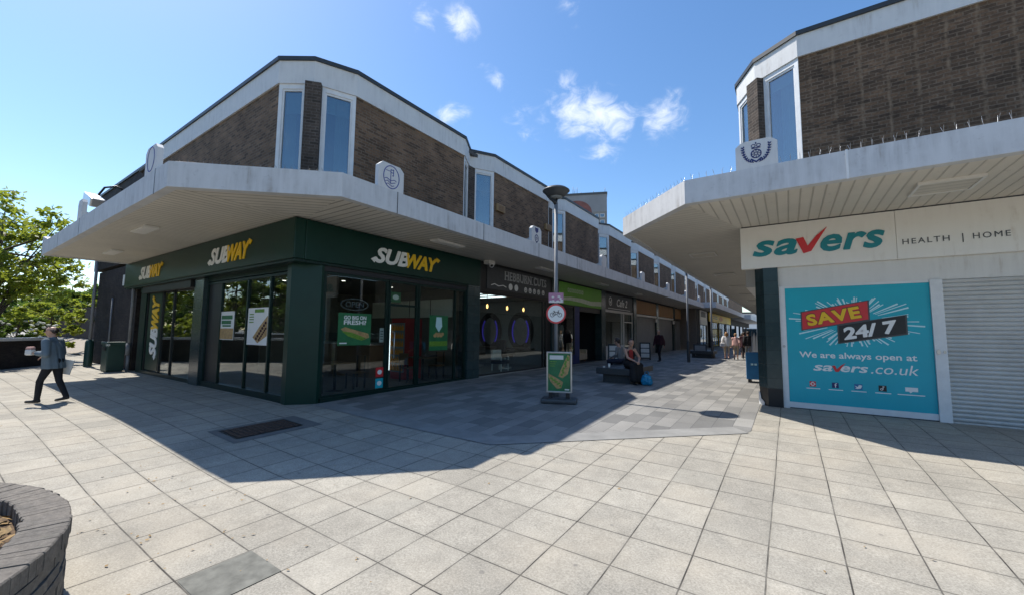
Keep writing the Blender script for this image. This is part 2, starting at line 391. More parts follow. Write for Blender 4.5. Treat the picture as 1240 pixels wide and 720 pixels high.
def boards_mat(name, c, axis, width):
    """painted boards: thin dark gaps across x (0), y (1) or the corner diagonal (2)"""
    m = NB(name); sp = m.new('ShaderNodeSeparateXYZ'); m.ln(m.pos(), sp.inputs[0])
    if axis == 2: q = m.math('MULTIPLY', m.math('SUBTRACT', sp.outputs[0], sp.outputs[1]), .7071)
    else: q = sp.outputs[axis]
    fr = m.math('FRACT', m.math('DIVIDE', m.math('ADD', q, 100.0), width))
    gap = m.ramp(m.math('ABSOLUTE', m.math('SUBTRACT', fr, .5)), .40, .46, 0, 1)
    idx = m.math('FLOOR', m.math('DIVIDE', m.math('ADD', q, 100.0), width)); wn = m.new('ShaderNodeTexWhiteNoise', noise_dimensions='1D'); m.ln(idx, wn.inputs['W'])
    base = m.mix(m.ramp(wn.outputs['Value'], 0, 1, 0, .35), c, tuple(x*.86 for x in c))
    st = m.ramp(m.noise(1.1, 6, .65), .35, .75, 0, .5); base = m.mix(st, base, tuple(x*.72 for x in c))
    sp2 = m.ramp(m.noise(3.7, 5, .7), .63, .72, 0, .3); base = m.mix(sp2, base, (.22, .15, .09))
    m.col(m.mix(m.math('MULTIPLY', gap, .70 if width > .185 else .34), base, (.10, .085, .07))); m.b.inputs['Roughness'].default_value = .6
    m.bump(m.math('MULTIPLY', gap, -1.0), .7, .012); return m.mat
def stained(name, c, dirt, amount=.5, rough=.7, runs=True):
    """painted concrete with rain streaks"""
    m = NB(name); v, u, z = m.wallvec()
    n1 = m.noise(1.5, 6, .65); cb = m.new('ShaderNodeCombineXYZ'); m.ln(m.math('MULTIPLY', u, 9.0), cb.inputs[0]); m.ln(m.math('MULTIPLY', z, .9), cb.inputs[1])
    n2 = m.noise(1.0, 4, .6, vec=cb.outputs[0])
    k = m.math('MULTIPLY', m.ramp(n1, .35, .75, 0, 1), m.ramp(n2, .35, .7, 0, 1)) if runs else m.ramp(n1, .4, .75)
    c_ = m.mix(m.math('MULTIPLY', k, amount), c, dirt)
    sp = m.ramp(m.noise(9, 6, .7), .6, .75, 0, amount*.6); c_ = m.mix(sp, c_, dirt); rs = m.math('MULTIPLY', m.ramp(n1, .52, .66, 0, 1), m.ramp(n2, .56, .66, 0, .28)); c_ = m.mix(rs, c_, (.30, .19, .10))
    m.col(c_); m.b.inputs['Roughness'].default_value = rough; m.bump(m.noise(45, 4), .12, .004); return m.mat
def glass_mat(name, tint=(.85, .9, .88), refl=1.0, base=.055):
    m = NB(name); N = m.N; N.remove(m.b); out = N['Material Output']
    lw = m.new('ShaderNodeLayerWeight'); lw.inputs['Blend'].default_value = .5
    f = m.math('MULTIPLY_ADD', m.math('POWER', lw.outputs['Facing'], 5.0), .93*refl, base)
    tr = m.new('ShaderNodeBsdfTransparent'); tr.inputs[0].default_value = (*tint, 1)
    gl = m.new('ShaderNodeBsdfGlossy'); gl.inputs['Roughness'].default_value = .0; gl.inputs[0].default_value = (.95, .97, 1, 1)
    mx = m.new('ShaderNodeMixShader'); m.ln(f, mx.inputs[0]); m.ln(tr.outputs[0], mx.inputs[1]); m.ln(gl.outputs[0], mx.inputs[2]); m.ln(mx.outputs[0], out.inputs[0])
    return m.mat
def leaf_mat(name, a, b):
    m = NB(name); N = m.N; out = N['Material Output']
    n = m.ramp(m.noise(1.7, 4, .7), .35, .65); n2 = m.ramp(m.noise(14, 2), .3, .7)
    c = m.mix(n, a, b); c = m.mix(m.math('MULTIPLY', n2, .5), c, tuple(x*.6 for x in a)); m.col(c); m.b.inputs['Roughness'].default_value = .55
    tl = m.new('ShaderNodeBsdfTranslucent'); m.ln(m.mix(.5, c, (b[0]*1.6, b[1]*1.6, b[2])), tl.inputs[0]); mx = m.new('ShaderNodeMixShader'); mx.inputs[0].default_value = .55
    m.ln(m.b.outputs[0], mx.inputs[1]); m.ln(tl.outputs[0], mx.inputs[2]); m.ln(mx.outputs[0], out.inputs[0]); return m.mat
def shutter_mat(name, c, pitch):
    m = NB(name); sp = m.new('ShaderNodeSeparateXYZ'); m.ln(m.pos(), sp.inputs[0]); low = m.math('MULTIPLY', m.ramp(sp.outputs[2], 0, .7, 1, 0), .5)
    m.col(m.mix(m.math('MAXIMUM', m.math('MULTIPLY', low, m.ramp(m.noise(5, 5, .7), .3, .6)), m.math('MULTIPLY', m.ramp(m.noise(1.6, 6, .65), .4, .72), .45)), c, tuple(x*.55 for x in c))); m.b.inputs['Roughness'].default_value = .5
    return m.mat
M = {}
M['brick'] = brick_mat('brown_brick', (.225, .135, .08), (.085, .056, .038), (.19, .145, .105))
M['brick_streak'] = brick_mat('brown_brick_banded', (.20, .122, .074), (.085, .058, .040), (.20, .145, .10), w=.215, h=.075, streak=1.0, msize=.012)
M['brick_dark'] = brick_mat('dark_brick', (.055, .045, .042), (.032, .028, .03), (.045, .04, .038))
M['brick_pier'] = brick_mat('dark_pier_brick', (.105, .082, .066), (.05, .042, .036), (.13, .11, .095))
M['brick_planter'] = None
M['slab'] = slab_mat(); M['sett'] = sett_mat()
M['border'] = plain('pale_kerb_paving', (.255, .25, .235), .85, var=.2, scale=3, bump=.2)
M['slab_new'] = plain('smooth_grey_slab', (.175, .172, .148), .95, var=.35, scale=9, bump=.3)
M['grate'] = plain('rusted_iron', (.115, .075, .058), .75, .3, var=.4, scale=25, bump=.5)
M['frame_iron'] = plain('dark_concrete', (.16, .155, .145), .8, var=.2, scale=5, bump=.2)
M['band'] = stained('white_render_band', (.66, .66, .65), (.36, .36, .36), .6)
M['fascia'] = stained('grey_painted_fascia', (.60, .61, .62), (.27, .275, .28), .85)
M['edge'] = plain('dark_roof_edge', (.035, .04, .045), .5)
M['soffit_y'] = boards_mat('soffit_boards_across', (.68, .64, .56), 0, .19)
M['soffit_x'] = boards_mat('soffit_boards_along', (.68, .64, .56), 1, .19)
M['soffit_d'] = boards_mat('soffit_boards_corner', (.68, .64, .56), 2, .19)
M['soffit_w'] = boards_mat('soffit_boards_wide', (.68, .635, .55), 0, .18)
M['soffit_w2'] = boards_mat('soffit_boards_wide_along', (.63, .59, .51), 1, .18)
M['roof'] = plain('roof_felt', (.08, .08, .08), .9)
M['white'] = plain('white_frame', (.72, .73, .73), .45, var=.08)
M['curtain'] = plain('pale_curtain', (.55, .53, .48), .9, var=.15, scale=3)
M['upane'] = glass_mat('tinted_window_glass', (.50, .62, .64), 1.0, .22)
M['white_dirty'] = stained('white_painted_trim', (.70, .69, .66), (.42, .40, .37), .4, .5)
M['pane'] = None
M['green'] = plain('dark_green_panel', (.003, .031, .022), .35, var=.15, scale=2, spec=.3)
M['green_dark'] = plain('dark_green_frame', (.004, .022, .018), .4, var=.2, spec=.3)
M['green_bin'] = plain('green_plastic', (.012, .045, .035), .45)
M['black'] = plain('black_metal', (.012, .013, .014), .45)
M['rubber'] = plain('black_rubber', (.018, .018, .020), .8)
M['grey'] = plain('grey_steel', (.20, .21, .225), .6, .15, var=.15)
M['darkgrey'] = plain('dark_grey_steel', (.075, .08, .085), .5, .3)
M['lwhite'] = plain('white_lettering', (.82, .82, .80), .4, var=.03)
M['lyellow'] = plain('yellow_lettering', (.85, .52, .015), .4, var=.03)
M['lteal'] = plain('teal_lettering', (.008, .225, .27), .4, var=.04)
M['lred'] = plain('red_paint', (.62, .03, .035), .4, var=.05)
M['ldark'] = plain('charcoal_lettering', (.06, .065, .07), .4)
M['navy'] = plain('navy_paint', (.015, .025, .13), .5)
M['navy_dull'] = plain('faded_blue_paint', (.05, .075, .30), .6)
M['teal'] = plain('teal_vinyl', (.004, .40, .50), .42, var=.06, scale=1.5)
M['teal_pale'] = plain('pale_teal_vinyl', (.55, .80, .83), .5, var=.05)
M['sign_white'] = stained('cream_sign_panel', (.80, .785, .745), (.55, .52, .46), .25, .42)
M['shutter'] = shutter_mat('white_slats', (.60, .60, .58), .08)
M['shutter_dark'] = shutter_mat('grey_slats', (.21, .21, .205), .08)
M['timber'] = stained('brown_timber_board', (.36, .20, .09), (.14, .08, .045), .7, .7)
M['tile'] = None
M['glass'] = glass_mat('shop_glass')
M['interior'] = plain('shop_interior', (.20, .175, .15), .8)
M['interior_dark'] = plain('dark_interior', (.03, .03, .033), .8)
M['interior_pale'] = plain('pale_interior', (.20, .22, .23), .7)
M['wood'] = plain('brown_wood', (.17, .09, .045), .55)
M['steel'] = plain('brushed_metal', (.5, .5, .5), .3, .8)
M['yellow_sign'] = plain('yellow_sign_panel', (.85, .60, .04), .5)
M['orange'] = plain('orange_paint', (.7, .26, .02), .5)
M['pink'] = plain('pink_sticker', (.46, .22, .33), .5, var=.2, scale=30)
M['blue'] = plain('blue_plastic', (.01, .16, .36), .45)
M['bag_blue'] = plain('blue_carrier_bag', (.01, .26, .50), .35, var=.3, scale=20)
M['vent'] = plain('tan_vent', (.34, .22, .10), .6)
M['lime'] = plain('green_vinyl', (.15, .42, .03), .45)
M['swoosh'] = plain('pale_vinyl', (.60, .66, .52), .5)
M['bark'] = plain('bark', (.10, .08, .06), .9, var=.4, scale=18, bump=.6)
M['soil'] = plain('mulch', (.15, .095, .05), .95, var=.5, scale=22, bump=1)
M['concrete'] = plain('concrete', (.34, .33, .31), .85, var=.2, scale=3, bump=.2)
M['stone_dark'] = plain('dark_granite', (.05, .055, .06), .5, var=.3, scale=30)
M['gravel'] = plain('gravel', (.36, .31, .25), .95, var=.5, scale=30, bump=1)
M['skin'] = plain('skin', (.50, .29, .21), .55, var=.05)
M['hair_brown'] = plain('dark_brown_hair', (.035, .022, .015), .6)
M['hair_grey'] = plain('grey_hair', (.22, .2, .18), .6)
M['hair_fair'] = plain('fair_hair', (.32, .17, .07), .6)
M['shirt'] = plain('grey_blue_cloth', (.135, .18, .215), .85, var=.18, scale=5, bump=.2)
M['cloth_black'] = plain('black_cloth', (.012, .012, .015), .85, var=.3)
M['cloth_maroon'] = plain('dark_maroon_cloth', (.045, .010, .018), .85)
M['cloth_white'] = plain('white_cloth', (.74, .72, .70), .85)
M['cloth_beige'] = plain('beige_cloth', (.48, .38, .27), .85)
M['cloth_pink'] = plain('pink_cloth', (.60, .36, .32), .85)
M['cloth_red'] = plain('red_cloth', (.35, .03, .03), .85)
M['cloth_navy'] = plain('navy_cloth', (.02, .025, .05), .85)
M['cloth_grey'] = plain('grey_cloth', (.2, .21, .22), .85)
M['shoe'] = plain('black_shoe', (.012, .012, .012), .5)
M['eye'] = plain('dark_eye', (.02, .015, .012), .3)
M['paper'] = plain('paper', (.68, .67, .64), .6, var=.06)
M['bread'] = plain('sandwich_print', (.46, .29, .12), .5, var=.35, scale=16)
M['salad'] = plain('salad_print', (.14, .30, .03), .5, var=.4, scale=22)
M['poster_green'] = plain('green_print', (.02, .16, .06), .4, var=.25, scale=4)
M['lit_white'] = emit('white_light', (1, .95, .85), 4.0)
M['lit_led'] = emit('led_strip', (.85, .93, 1), 1.8)
M['lit_warm'] = emit('warm_bulb', (1, .55, .18), 3.0)
M['lit_violet'] = emit('violet_ring_light', (.10, .07, .9), .10)
def pane_mat():
    m = NB('upper_window_glass'); m.b.inputs['Base Color'].default_value = (.012, .03, .042, 1); m.b.inputs['Roughness'].default_value = .03
    m.b.inputs['Specular IOR Level'].default_value = 1.0; m.b.inputs['IOR'].default_value = 2.1
    m.bump(m.noise(.9, 2), .08, .03); return m.mat
M['pane'] = pane_mat()
def tile_mat():
    m = NB('green_marble_tiles'); v, u, z = m.wallvec(); t = m.new('ShaderNodeTexBrick'); m.ln(v, t.inputs['Vector']); t.offset = 0
    t.inputs['Scale'].default_value = 1; t.inputs['Brick Width'].default_value = .6; t.inputs['Row Height'].default_value = .31; t.inputs['Mortar Size'].default_value = .004
    t.inputs['Color1'].default_value = (.035, .060, .062, 1); t.inputs['Color2'].default_value = (.022, .045, .048, 1); t.inputs['Mortar'].default_value = (.012, .018, .018, 1)
    n = m.ramp(m.noise(7, 6, .75), .5, .7, 0, .35); m.col(m.mix(n, t.outputs['Color'], (.07, .10, .098))); m.b.inputs['Roughness'].default_value = .22
    m.bump(m.math('MULTIPLY', t.outputs['Fac'], -1.0), .3, .004); return m.mat
M['tile'] = tile_mat()
def planter_mat():
    m = NB('weathered_planter_brick'); n1 = m.ramp(m.noise(1.8, 6, .7), .35, .7); n2 = m.ramp(m.noise(28, 5, .75), .3, .7, .65, 1.3)
    c = m.mix(n1, (.195, .172, .145), (.115, .107, .096)); cb = m.new('ShaderNodeCombineColor')
    for i in range(3): m.ln(n2, cb.inputs[i])
    c = m.mix(1, c, cb.outputs[0], 'MULTIPLY')
    moss = m.ramp(m.noise(3.2, 5, .7), .58, .72, 0, .5); c = m.mix(moss, c, (.20, .19, .15)); m.col(c); m.b.inputs['Roughness'].default_value = .95
    m.bump(m.noise(38, 6, .75), .9, .012); return m.mat
M['brick_planter'] = planter_mat()
M['leaf'] = leaf_mat('sunlit_leaves', (.11, .19, .022), (.30, .33, .05))
M['leaf_dark'] = leaf_mat('dark_leaves', (.04, .085, .022), (.10, .16, .035))
M['leaf_white'] = plain('white_blossom', (.7, .72, .66), .8)
M['mortar'] = plain('grey_mortar', (.13, .12, .105), .95, var=.3, scale=12)
M['interior_pale2'] = plain('silver_letters', (.42, .43, .44), .4)
M['leaf_dry'] = plain('dry_leaves', (.32, .20, .07), .8, var=.5, scale=30)

# ================================================================== SETTING
def build_ground():
    xs = [-900, -400, -200, -100, -60, -40, -30, -25, -20] + [-16+.5*i for i in range(45)] + [8, 12, 20, 40, 80, 160, 400, 900]
    ys = [-900, -300, -100, -50, -25, -15, -10, -6, -4] + [-2+.5*i for i in range(29)] + [14, 18, 25, 40, 60, 90, 130, 200, 400, 1200]
    mb = MB(); nx = len(xs)
    vs = [(x, y, gz(x, y)) for y in ys for x in xs]
    fs = [(j*nx+i, j*nx+i+1, (j+1)*nx+i+1, (j+1)*nx+i) for j in range(len(ys)-1) for i in range(nx-1)]
    mb.add(vs, fs, True); tag(mb.build('pavement', M['slab']), kind='structure')
    # grey block paving of the shopping street, a shaped sheet laid 4 mm above
    def sheet(name, mat, lims, dz, n=14):
        mb = MB(); vs = []; fs = []
        for (y, a, b) in lims:
            for k in range(n+1):
                x = a+(b-a)*k/n; vs.append((x, y, gz(x, y)+dz))
        for j in range(len(lims)-1):
            for k in range(n): fs.append((j*(n+1)+k, j*(n+1)+k+1, (j+1)*(n+1)+k+1, (j+1)*(n+1)+k))
        mb.add(vs, fs, True); return tag(mb.build(name, mat), kind='structure')
    def xr(y, y0=5.15): return min(-.60, -3.9+(y-y0)*1.168)
    ys2 = [5.15+.25*i for i in range(24)] + [11.2, 12, 14, 18, 25, 40, 60, 90, 130]
    sheet('street_paving', M['sett'], [(y, -9.0, xr(y)) for y in ys2], .004)
    # pale border course along its near edge
    b0 = [(-8.8+.35*i, 5.16) for i in range(15)]
    edge = b0[:-1] + [(xr(y), y) for y in [5.16+.2*i for i in range(15)]]
    e2 = offset_path(edge, -.42)
    mb = MB(); vs = []
    for (x, y), q in zip(edge, e2): vs += [(x, y, gz(x, y)+.009), (q.x, q.y, gz(q.x, q.y)+.009)]
    mb.add(vs, [(2*i, 2*i+2, 2*i+3, 2*i+1) for i in range(len(edge)-1)], True); tag(mb.build('paving_border', M['border']), kind='structure')
    for (x, y, w, d) in [(-3.79, 1.72, .505, -.5)]:
        mb = MB(); x1, y1 = x+w, y+d
        mb.add([(x+.01, y, gz(x, y)+.005), (x1, y, gz(x1, y)+.005), (x1, y1, gz(x1, y1)+.005), (x+.01, y1, gz(x, y1)+.005)], [(0, 1, 2, 3) if d > 0 else (3, 2, 1, 0)])
        tag(mb.build('paving_slab', M['slab_new']), kind='structure')
    # gravel bank below the garden wall
    mb = MB(); vs = []; fs = []
    for j in range(7):
        for i in range(25):
            x = -62+i*1.42; y = 5.6+j*.4; vs.append((x, y, -.02+j*.11+.06*noise.noise((x*1.3, y*1.3, 0))))
    for j in range(6):
        for i in range(24): fs.append((j*25+i, j*25+i+1, (j+1)*25+i+1, (j+1)*25+i))
    mb.add(vs, fs, True); tag(mb.build('gravel_bank', M['gravel']), kind='structure')
build_ground()

# ------------------------------------------------------------------ reusable building pieces
_wk = 0
def upper_window(parent, F, a, b, z0, z1, spandrel=False):
    """tall white-framed window filling a facet from a to b"""
    mb = MB(F); t = .085
    mb.box(a, a+t, z0, z1, -.06, .015); mb.box(b-t, b, z0, z1, -.06, .015)
    mb.box(a+t, b-t, z1-.12, z1, -.06, .012); mb.box(a+t, b-t, z0, z0+.09, -.06, .012)
    mb.box(a+t, a+t+.04, z0+.09, z1-.12, -.05, -.01); mb.box(b-t-.04, b-t, z0+.09, z1-.12, -.05, -.01); mb.box(a+t+.04, b-t-.04, z1-.17, z1-.12, -.05, -.01)
    w = mb.build('window', M['white'], parent)
    MB(F).box(a+t+.03, b-t-.03, z0+.08, z1-.15, -.045, -.035).build('pane', M['upane'], w)
    global _wk
    _wk += 1; rnd = random.Random(_wk*17); side = _wk % 2; cw = (b-a-2*t-.1)*rnd.uniform(.3, .85); cx0 = a+t+.05 if side else b-t-.05-cw; n = 22; vs = []; fs = []
    for i in range(n+1):
        x = cx0+cw*i/n; o = -.16+.025*math.sin(i*1.9+_wk); vs += [(x, z0+.1, o), (x, z1-.16, o*.9)]
    for i in range(n): fs.append((2*i, 2*i+2, 2*i+3, 2*i+1))
    c = MB(F); c.add(vs, fs, True); c.build('curtain', M['curtain'], w)
    MB(F).box(a+t+.05, b-t-.05, z1-rnd.uniform(.3, .8), z1-.16, -.11, -.10).build('blind', M['white_dirty'], w)
    if spandrel: MB(F).box(a+t+.042, b-t-.042, z0+.1, z0+.95, -.034, -.022).build('blind', M['white'], w)
def seg(p, q): return frame(p, (q[0]-p[0], q[1]-p[1])), math.hypot(q[0]-p[0], q[1]-p[1])
def pier(mb, apex, nrm, w, proud, back, z0, z1):
    n = Vector((nrm[0], nrm[1], 0)).normalized(); r = Vector((-n.y, n.x, 0))
    Mx = Matrix(((r.x, n.x, 0, apex[0]), (r.y, n.y, 0, apex[1]), (0, 0, 1, 0), (0, 0, 0, 1)))
    mb.box(-w/2, w/2, -back, proud, z0, z1, M=Mx)
def shop_window(parent, F, x0, x1, y0, y1, mull=(), trans=(), d=-.06, t=.06, mat='black', name='shop_window'):
    mb = MB(F); mb.box(x0, x0+t, y0, y1, d-.04, d+.04); mb.box(x1-t, x1, y0, y1, d-.04, d+.04)
    mb.box(x0+t, x1-t, y1-t, y1, d-.04, d+.038); mb.box(x0+t, x1-t, y0, y0+t, d-.04, d+.038)
    for m_ in mull: mb.box(m_-t/2, m_+t/2, y0+t, y1-t, d-.038, d+.036)
    for k in trans: mb.box(x0+t, x1-t, k-t/2, k+t/2, d-.034, d+.03)
    w = mb.build(name, M[mat], parent)
    MB(F).box(x0+t*.5, x1-t*.5, y0+t*.5, y1-t*.5, d-.006, d+.002).build('pane', M['glass'], w)
    return w
def room(parent, x0, x1, y0, y1, z1, mat, floor=True):
    """walls, ceiling and floor behind a shop window, open towards the glass on the +X and -Y sides as given by the walls"""
    mb = MB()
    mb.box(x0, x1, y0, y1, z1, z1+.05)
    mb.box(x0, x1, y0, y1, .006, .02)
    return mb

# ================================================================== LEFT TERRACE
FS = frame((-9.0, 0), (0, 1)); FW = frame((0, 4.85), (1, 0))
terrace = thing('shop_terrace', 'long dark brick terrace with white roof band and grey canopy left of the street', 'building', (-9.0, 4.85, 0))
PER, N_MOD = 5.93, 6
def facade_path(y_end):
    pts = [(-19.2, 4.6), (-10.1, 4.6), (-9.40, 5.08), (-9.0, 5.97)]
    s = 5.97
    while s+4.25 < y_end:
        pts += [(-9.0, s+4.22), (-9.5, s+5.07), (-9.0, s+PER)]; s += PER
    return pts
def build_upper(parent, pts, z0, zt, zb, brickmat, first_spandrel=2, ext=None):
    """pts: outline; facets shorter than 1.3 m carry windows with a brick pier where two meet"""
    wall = MB(); npier = 0; nwin = 0
    kinds = [math.hypot(q[0]-p[0], q[1]-p[1]) < 1.4 for p, q in zip(pts, pts[1:])]
    i = 0
    while i < len(pts)-1:
        p, q = pts[i], pts[i+1]
        F, L_ = seg(p, q)
        if not kinds[i]:
            wall.box(0, L_, z0, zt, -.22, 0, M=F)
        else:
            last = i > 0 and kinds[i-1]      # second facet of the pair: the pier is at its start
            a, b = (.17, L_) if last else (0, L_-.17)
            upper_window(parent, F, a, b, z0+.05, zt, nwin//2 >= first_spandrel); nwin += 1
            MB(F).box(a+.02, b-.02, z0, zt, -.5, -.45).build('dark_lining', M['interior_dark'], parent)
            if last:
                d0 = Vector((pts[i][0]-pts[i-1][0], pts[i][1]-pts[i-1][1])).normalized(); d1 = Vector((q[0]-p[0], q[1]-p[1])).normalized()
                n = Vector(((d0+d1).y, -(d0+d1).x)); pm = MB(); pier(pm, p, n, .36, .14, .3, z0, zt-.002); pm.build('brick_pier', M['brick_pier'], parent)
        i += 1
    wall.build('upper_wall', brickmat, parent)
    b = MB(); strip(b, pts, .045, -.25, zt, zb); b.build('roof_band', M['band'], parent)
    e = MB(); strip(e, pts, .085, -.25, zb+.001, zb+.10); e.build('roof_edge', M['edge'], parent)
P_L = facade_path(41.0)
build_upper(terrace, P_L, 4.35, 7.58, 8.16, M['brick'])
def build_terrace():
    t = terrace
    # roof, rear, end walls, upper floor slab
    MB().poly([(p[0]-.1*0, p[1]) for p in [(-19.2, 4.75), (-10.05, 4.75), (-9.5, 5.2), (-9.25, 5.97), (-9.6, 43.6), (-22, 43.6), (-22, 4.75)]], 8.0, 8.12).build('roof', M['roof'], t)
    MB().box(-22.2, -22.0, 5.2, 43.6, 0, 8.1).build('rear_wall', M['brick_dark'], t)
    # lower brick continuation at the far end: thin cap, no white band
    mb = MB(); mb.box(-28.7, -19.22, 4.85, 5.15, 4.35, 8.16); mb.box(-28.7, -28.4, 5.15, 12, 0, 8.16); mb.build('end_wall', M['brick_dark'], t)
    mb = MB(); mb.box(-28.8, -19.25, 4.8, 5.2, 8.161, 8.27); mb.build('wall_cap', M['edge'], t)
    mb = MB(); mb.box(-27.6, -21.35, 4.87, 5.2, -.15, 4.2); mb.build('ground_wall', M['brick_dark'], t)
    # canopy: upstand fascia and boarded soffit
    path = [(-21.5, 4.85), (-21.5, 2.3), (-20.5, 2.3), (-8.93, 2.3), (-6.8, 4.3), (-6.8, 43.6), (-9.0, 43.6)]
    cb = MB(); strip(cb, path, 0, -.16, 4.07, [4.74, 4.74, 4.53, 4.53, 4.53, 4.53, 4.53]); can = cb.build('canopy', M['fascia'], t)
    sm = MB()
    for q in [(-8.93+.008, 2.3), (-6.8, 4.3)]: pass
    MB().poly([(-21.36, 2.44), (-8.97, 2.44), (-9.0, 4.84), (-9.0, 5.2), (-21.36, 5.2)], 4.095, 4.2).build('soffit', M['soffit_y'], can)
    MB().poly([(-8.968, 2.44), (-6.94, 4.36), (-8.998, 4.84)], 4.095, 4.2).build('soffit', M['soffit_d'], can)
    MB().poly([(-6.94, 4.362), (-6.94, 43.5), (-9.3, 43.5), (-8.997, 4.842)], 4.095, 4.2).build('soffit', M['soffit_x'], can)
    MB().poly([(-21.36, 2.44), (-8.98, 2.44), (-6.94, 4.36), (-6.94, 43.5), (-9.4, 43.5), (-9.4, 5.3), (-21.36, 5.3)], 4.30, 4.42).build('canopy_roof', M['roof'], can)
    sj = MB()
    for x in (-9.62, -15.8, -18.7): sj.box(x-.012, x+.012, 2.296, 2.305, 4.06, 4.54)
    for y in [5.6+2.97*i for i in range(13)]: sj.box(-6.806, -6.797, y-.010, y+.010, 4.06, 4.535)
    sj.build('joint', M['darkgrey'], can)
    # ground floor walls, pillars and party walls
    FC, L_ = seg((-9.40, 4.80), (-8.98, 5.27))
    pm = MB(); pm.poly([(-9.40, 4.78), (-8.98, 5.27), (-8.99, 5.34), (-9.3, 5.34), (-9.62, 5.05), (-9.62, 4.80)], -.2, 3.3); pm.build('corner_pillar', M['green'], t)
    for k in range(6):
        y = 10.48+PER*k
        MB(FS).box(y, y+.64, -.1, 4.08, -.35, .06).build('pillar', M['tile'], t)
    MB(FW).box(-15.08, -14.38, -.2, 3.2, -.35, .09).build('pillar', M['tile'], t)
    MB(FW).box(-20.6, -19.95, -.2, 3.2, -.35, .02).build('pillar', M['green_dark'], t)
    # lintels above windows (behind signs)
    mb = MB(FS); mb.box(5.28, 42, 2.98, 4.09, -.25, -.02); mb.build('lintel', M['interior_dark'], t)
    mb = MB(FW); mb.box(-20.9, -9.5, 2.98, 4.09, -.25, -.02); mb.build('lintel', M['green_dark'], t)
    # corner shop interior
    mb = MB(); mb.box(-20.8, -9.35, 5.25, 10.95, 3.12, 3.18); mb.box(-20.9, -20.8, 5.0, 11, 0, 3.15); mb.box(-20.8, -9.3, 10.9, 11.0, 0, 3.15); mb.box(-20.8, -9.35, 4.95, 10.9, .004, .012)
    mb.box(-16.2, -16.1, 7.2, 10.9, 0, 3.12)
    mb.build('shop_interior', M['interior'], t)
    # glazing of the corner shop
    shop_window(t, FS, 5.36, 7.24, .0, 2.97, mat='green_dark'); shop_window(t, FS, 8.34, 10.46, .0, 2.97, (9.95,), mat='green_dark')
    d = shop_window(t, FS, 7.26, 8.32, .0, 2.97, (), (2.30,), mat='green_dark', name='glass_door')
    MB(FS).tube([(7.42, .85, .02), (7.42, .85, .05), (7.42, 1.55, .05), (7.42, 1.55, .02)], .014).build('handle', M['steel'], d)
    shop_window(t, FW, -19.93, -15.10, -.1, 2.95, (-18.3, -17.2), mat='black'); shop_window(t, FW, -14.36, -9.64, -.1, 2.95, (-13.4, -11.77, -10.55), mat='green_dark')
    mb = MB(FW); mb.box(-14.3, -13.42, .02, 2.9, -.05, -.045); mb.build('closed_panel', M['black'], t)
    mb = MB(FW); mb.box(-19.9, -15.2, 2.86, 3.1, -.02, .16); mb.build('shutter_box', M['black'], t)
    mb = MB(FW); mb.box(-14.36, -9.64, -.2, .08, -.1, .035); mb.box(-19.93, -15.1, -.2, .05, -.1, .03); mb.build('plinth', M['green_dark'], t)
    MB(FS).box(5.36, 10.46, -.2, .02, -.12, .03).build('plinth', M['green_dark'], t)
    # downpipe
    mb = MB(); x = -21.15
    mb.tube([(x, 4.72, .95), (x, 4.72, 4.1)], .055); mb.tube([(x, 4.70, .55), (x, 4.70, 1.0)], .075); mb.tube([(x, 4.72, -.1), (x, 4.72, .6)], .055)
    mb.box(x-.16, x+.16, 4.6, 4.85, 3.72, 4.09); mb.build('downpipe', M['grey'], t)
    MB().tube([(-24.6, 4.82, -.1), (-24.6, 4.82, 2.9)], .035).build('downpipe', M['grey'], t)
    MB().box(-23.2, -22.95, 4.80, 4.868, 3.35, 3.8).build('notice', M['white'], t)
    # ---- the other shops
    def fascia_room(y0, y1, depth, mat, ceil=3.1):
        mb = MB(); mb.box(-9.05-depth, -9.2, y0, y1, ceil, ceil+.05); mb.box(-9.15-depth, -9.05-depth, y0, y1, 0, ceil); mb.box(-9.05-depth, -9.2, y0-.06, y0, 0, ceil); mb.box(-9.05-depth, -9.2, y1, y1+.06, 0, ceil)
        mb.box(-9.05-depth, -9.0, y0, y1, .004, .012); mb.build('shop_interior', M[mat], t)
    fascia_room(11.2, 16.95, 4.6, 'interior_pale'); fascia_room(17.1, 22.9, 4.5, 'interior_dark'); fascia_room(23.05, 28.8, 4.0, 'interior')
    shop_window(t, FS, 11.14, 16.0, .02, 3.0, (15.72,), mat='black'); MB(FS).box(16.0, 16.41, 0, 3.0, -.1, -.03).build('shop_wall', M['black'], t)
    MB(FS).box(11.14, 16.0, -.05, .035, -.1, .02).build('plinth', M['concrete'], t)
    shop_window(t, FS, 17.05, 18.95, .45, 2.95, mat='black'); MB(FS).box(17.05, 18.95, 0, .45, -.1, -.03).build('stallriser', M['navy'], t)
    MB(FS).box(18.95, 19.5, 0, 2.95, -.12, -.02).build('shop_wall', M['navy'], t)
    MB(FS).box(19.5, 22.3, 2.68, 2.97, -.15, -.02).build('shop_wall', M['black'], t)
    shop_window(t, FS, 22.98, 26.4, .75, 2.9, (26.0,), mat='white_dirty'); MB(FS).box(22.98, 26.4, 0, .75, -.1, -.02).build('stallriser', M['white_dirty'], t)
    dd = shop_window(t, FS, 26.42, 28.25, .0, 2.9, (), (2.3,), mat='white_dirty', name='glass_door')
    mb = MB(FS); mb.box(22.98, 28.2, 2.9, 2.98, -.1, .02); mb.build('lintel', M['white_dirty'], t)
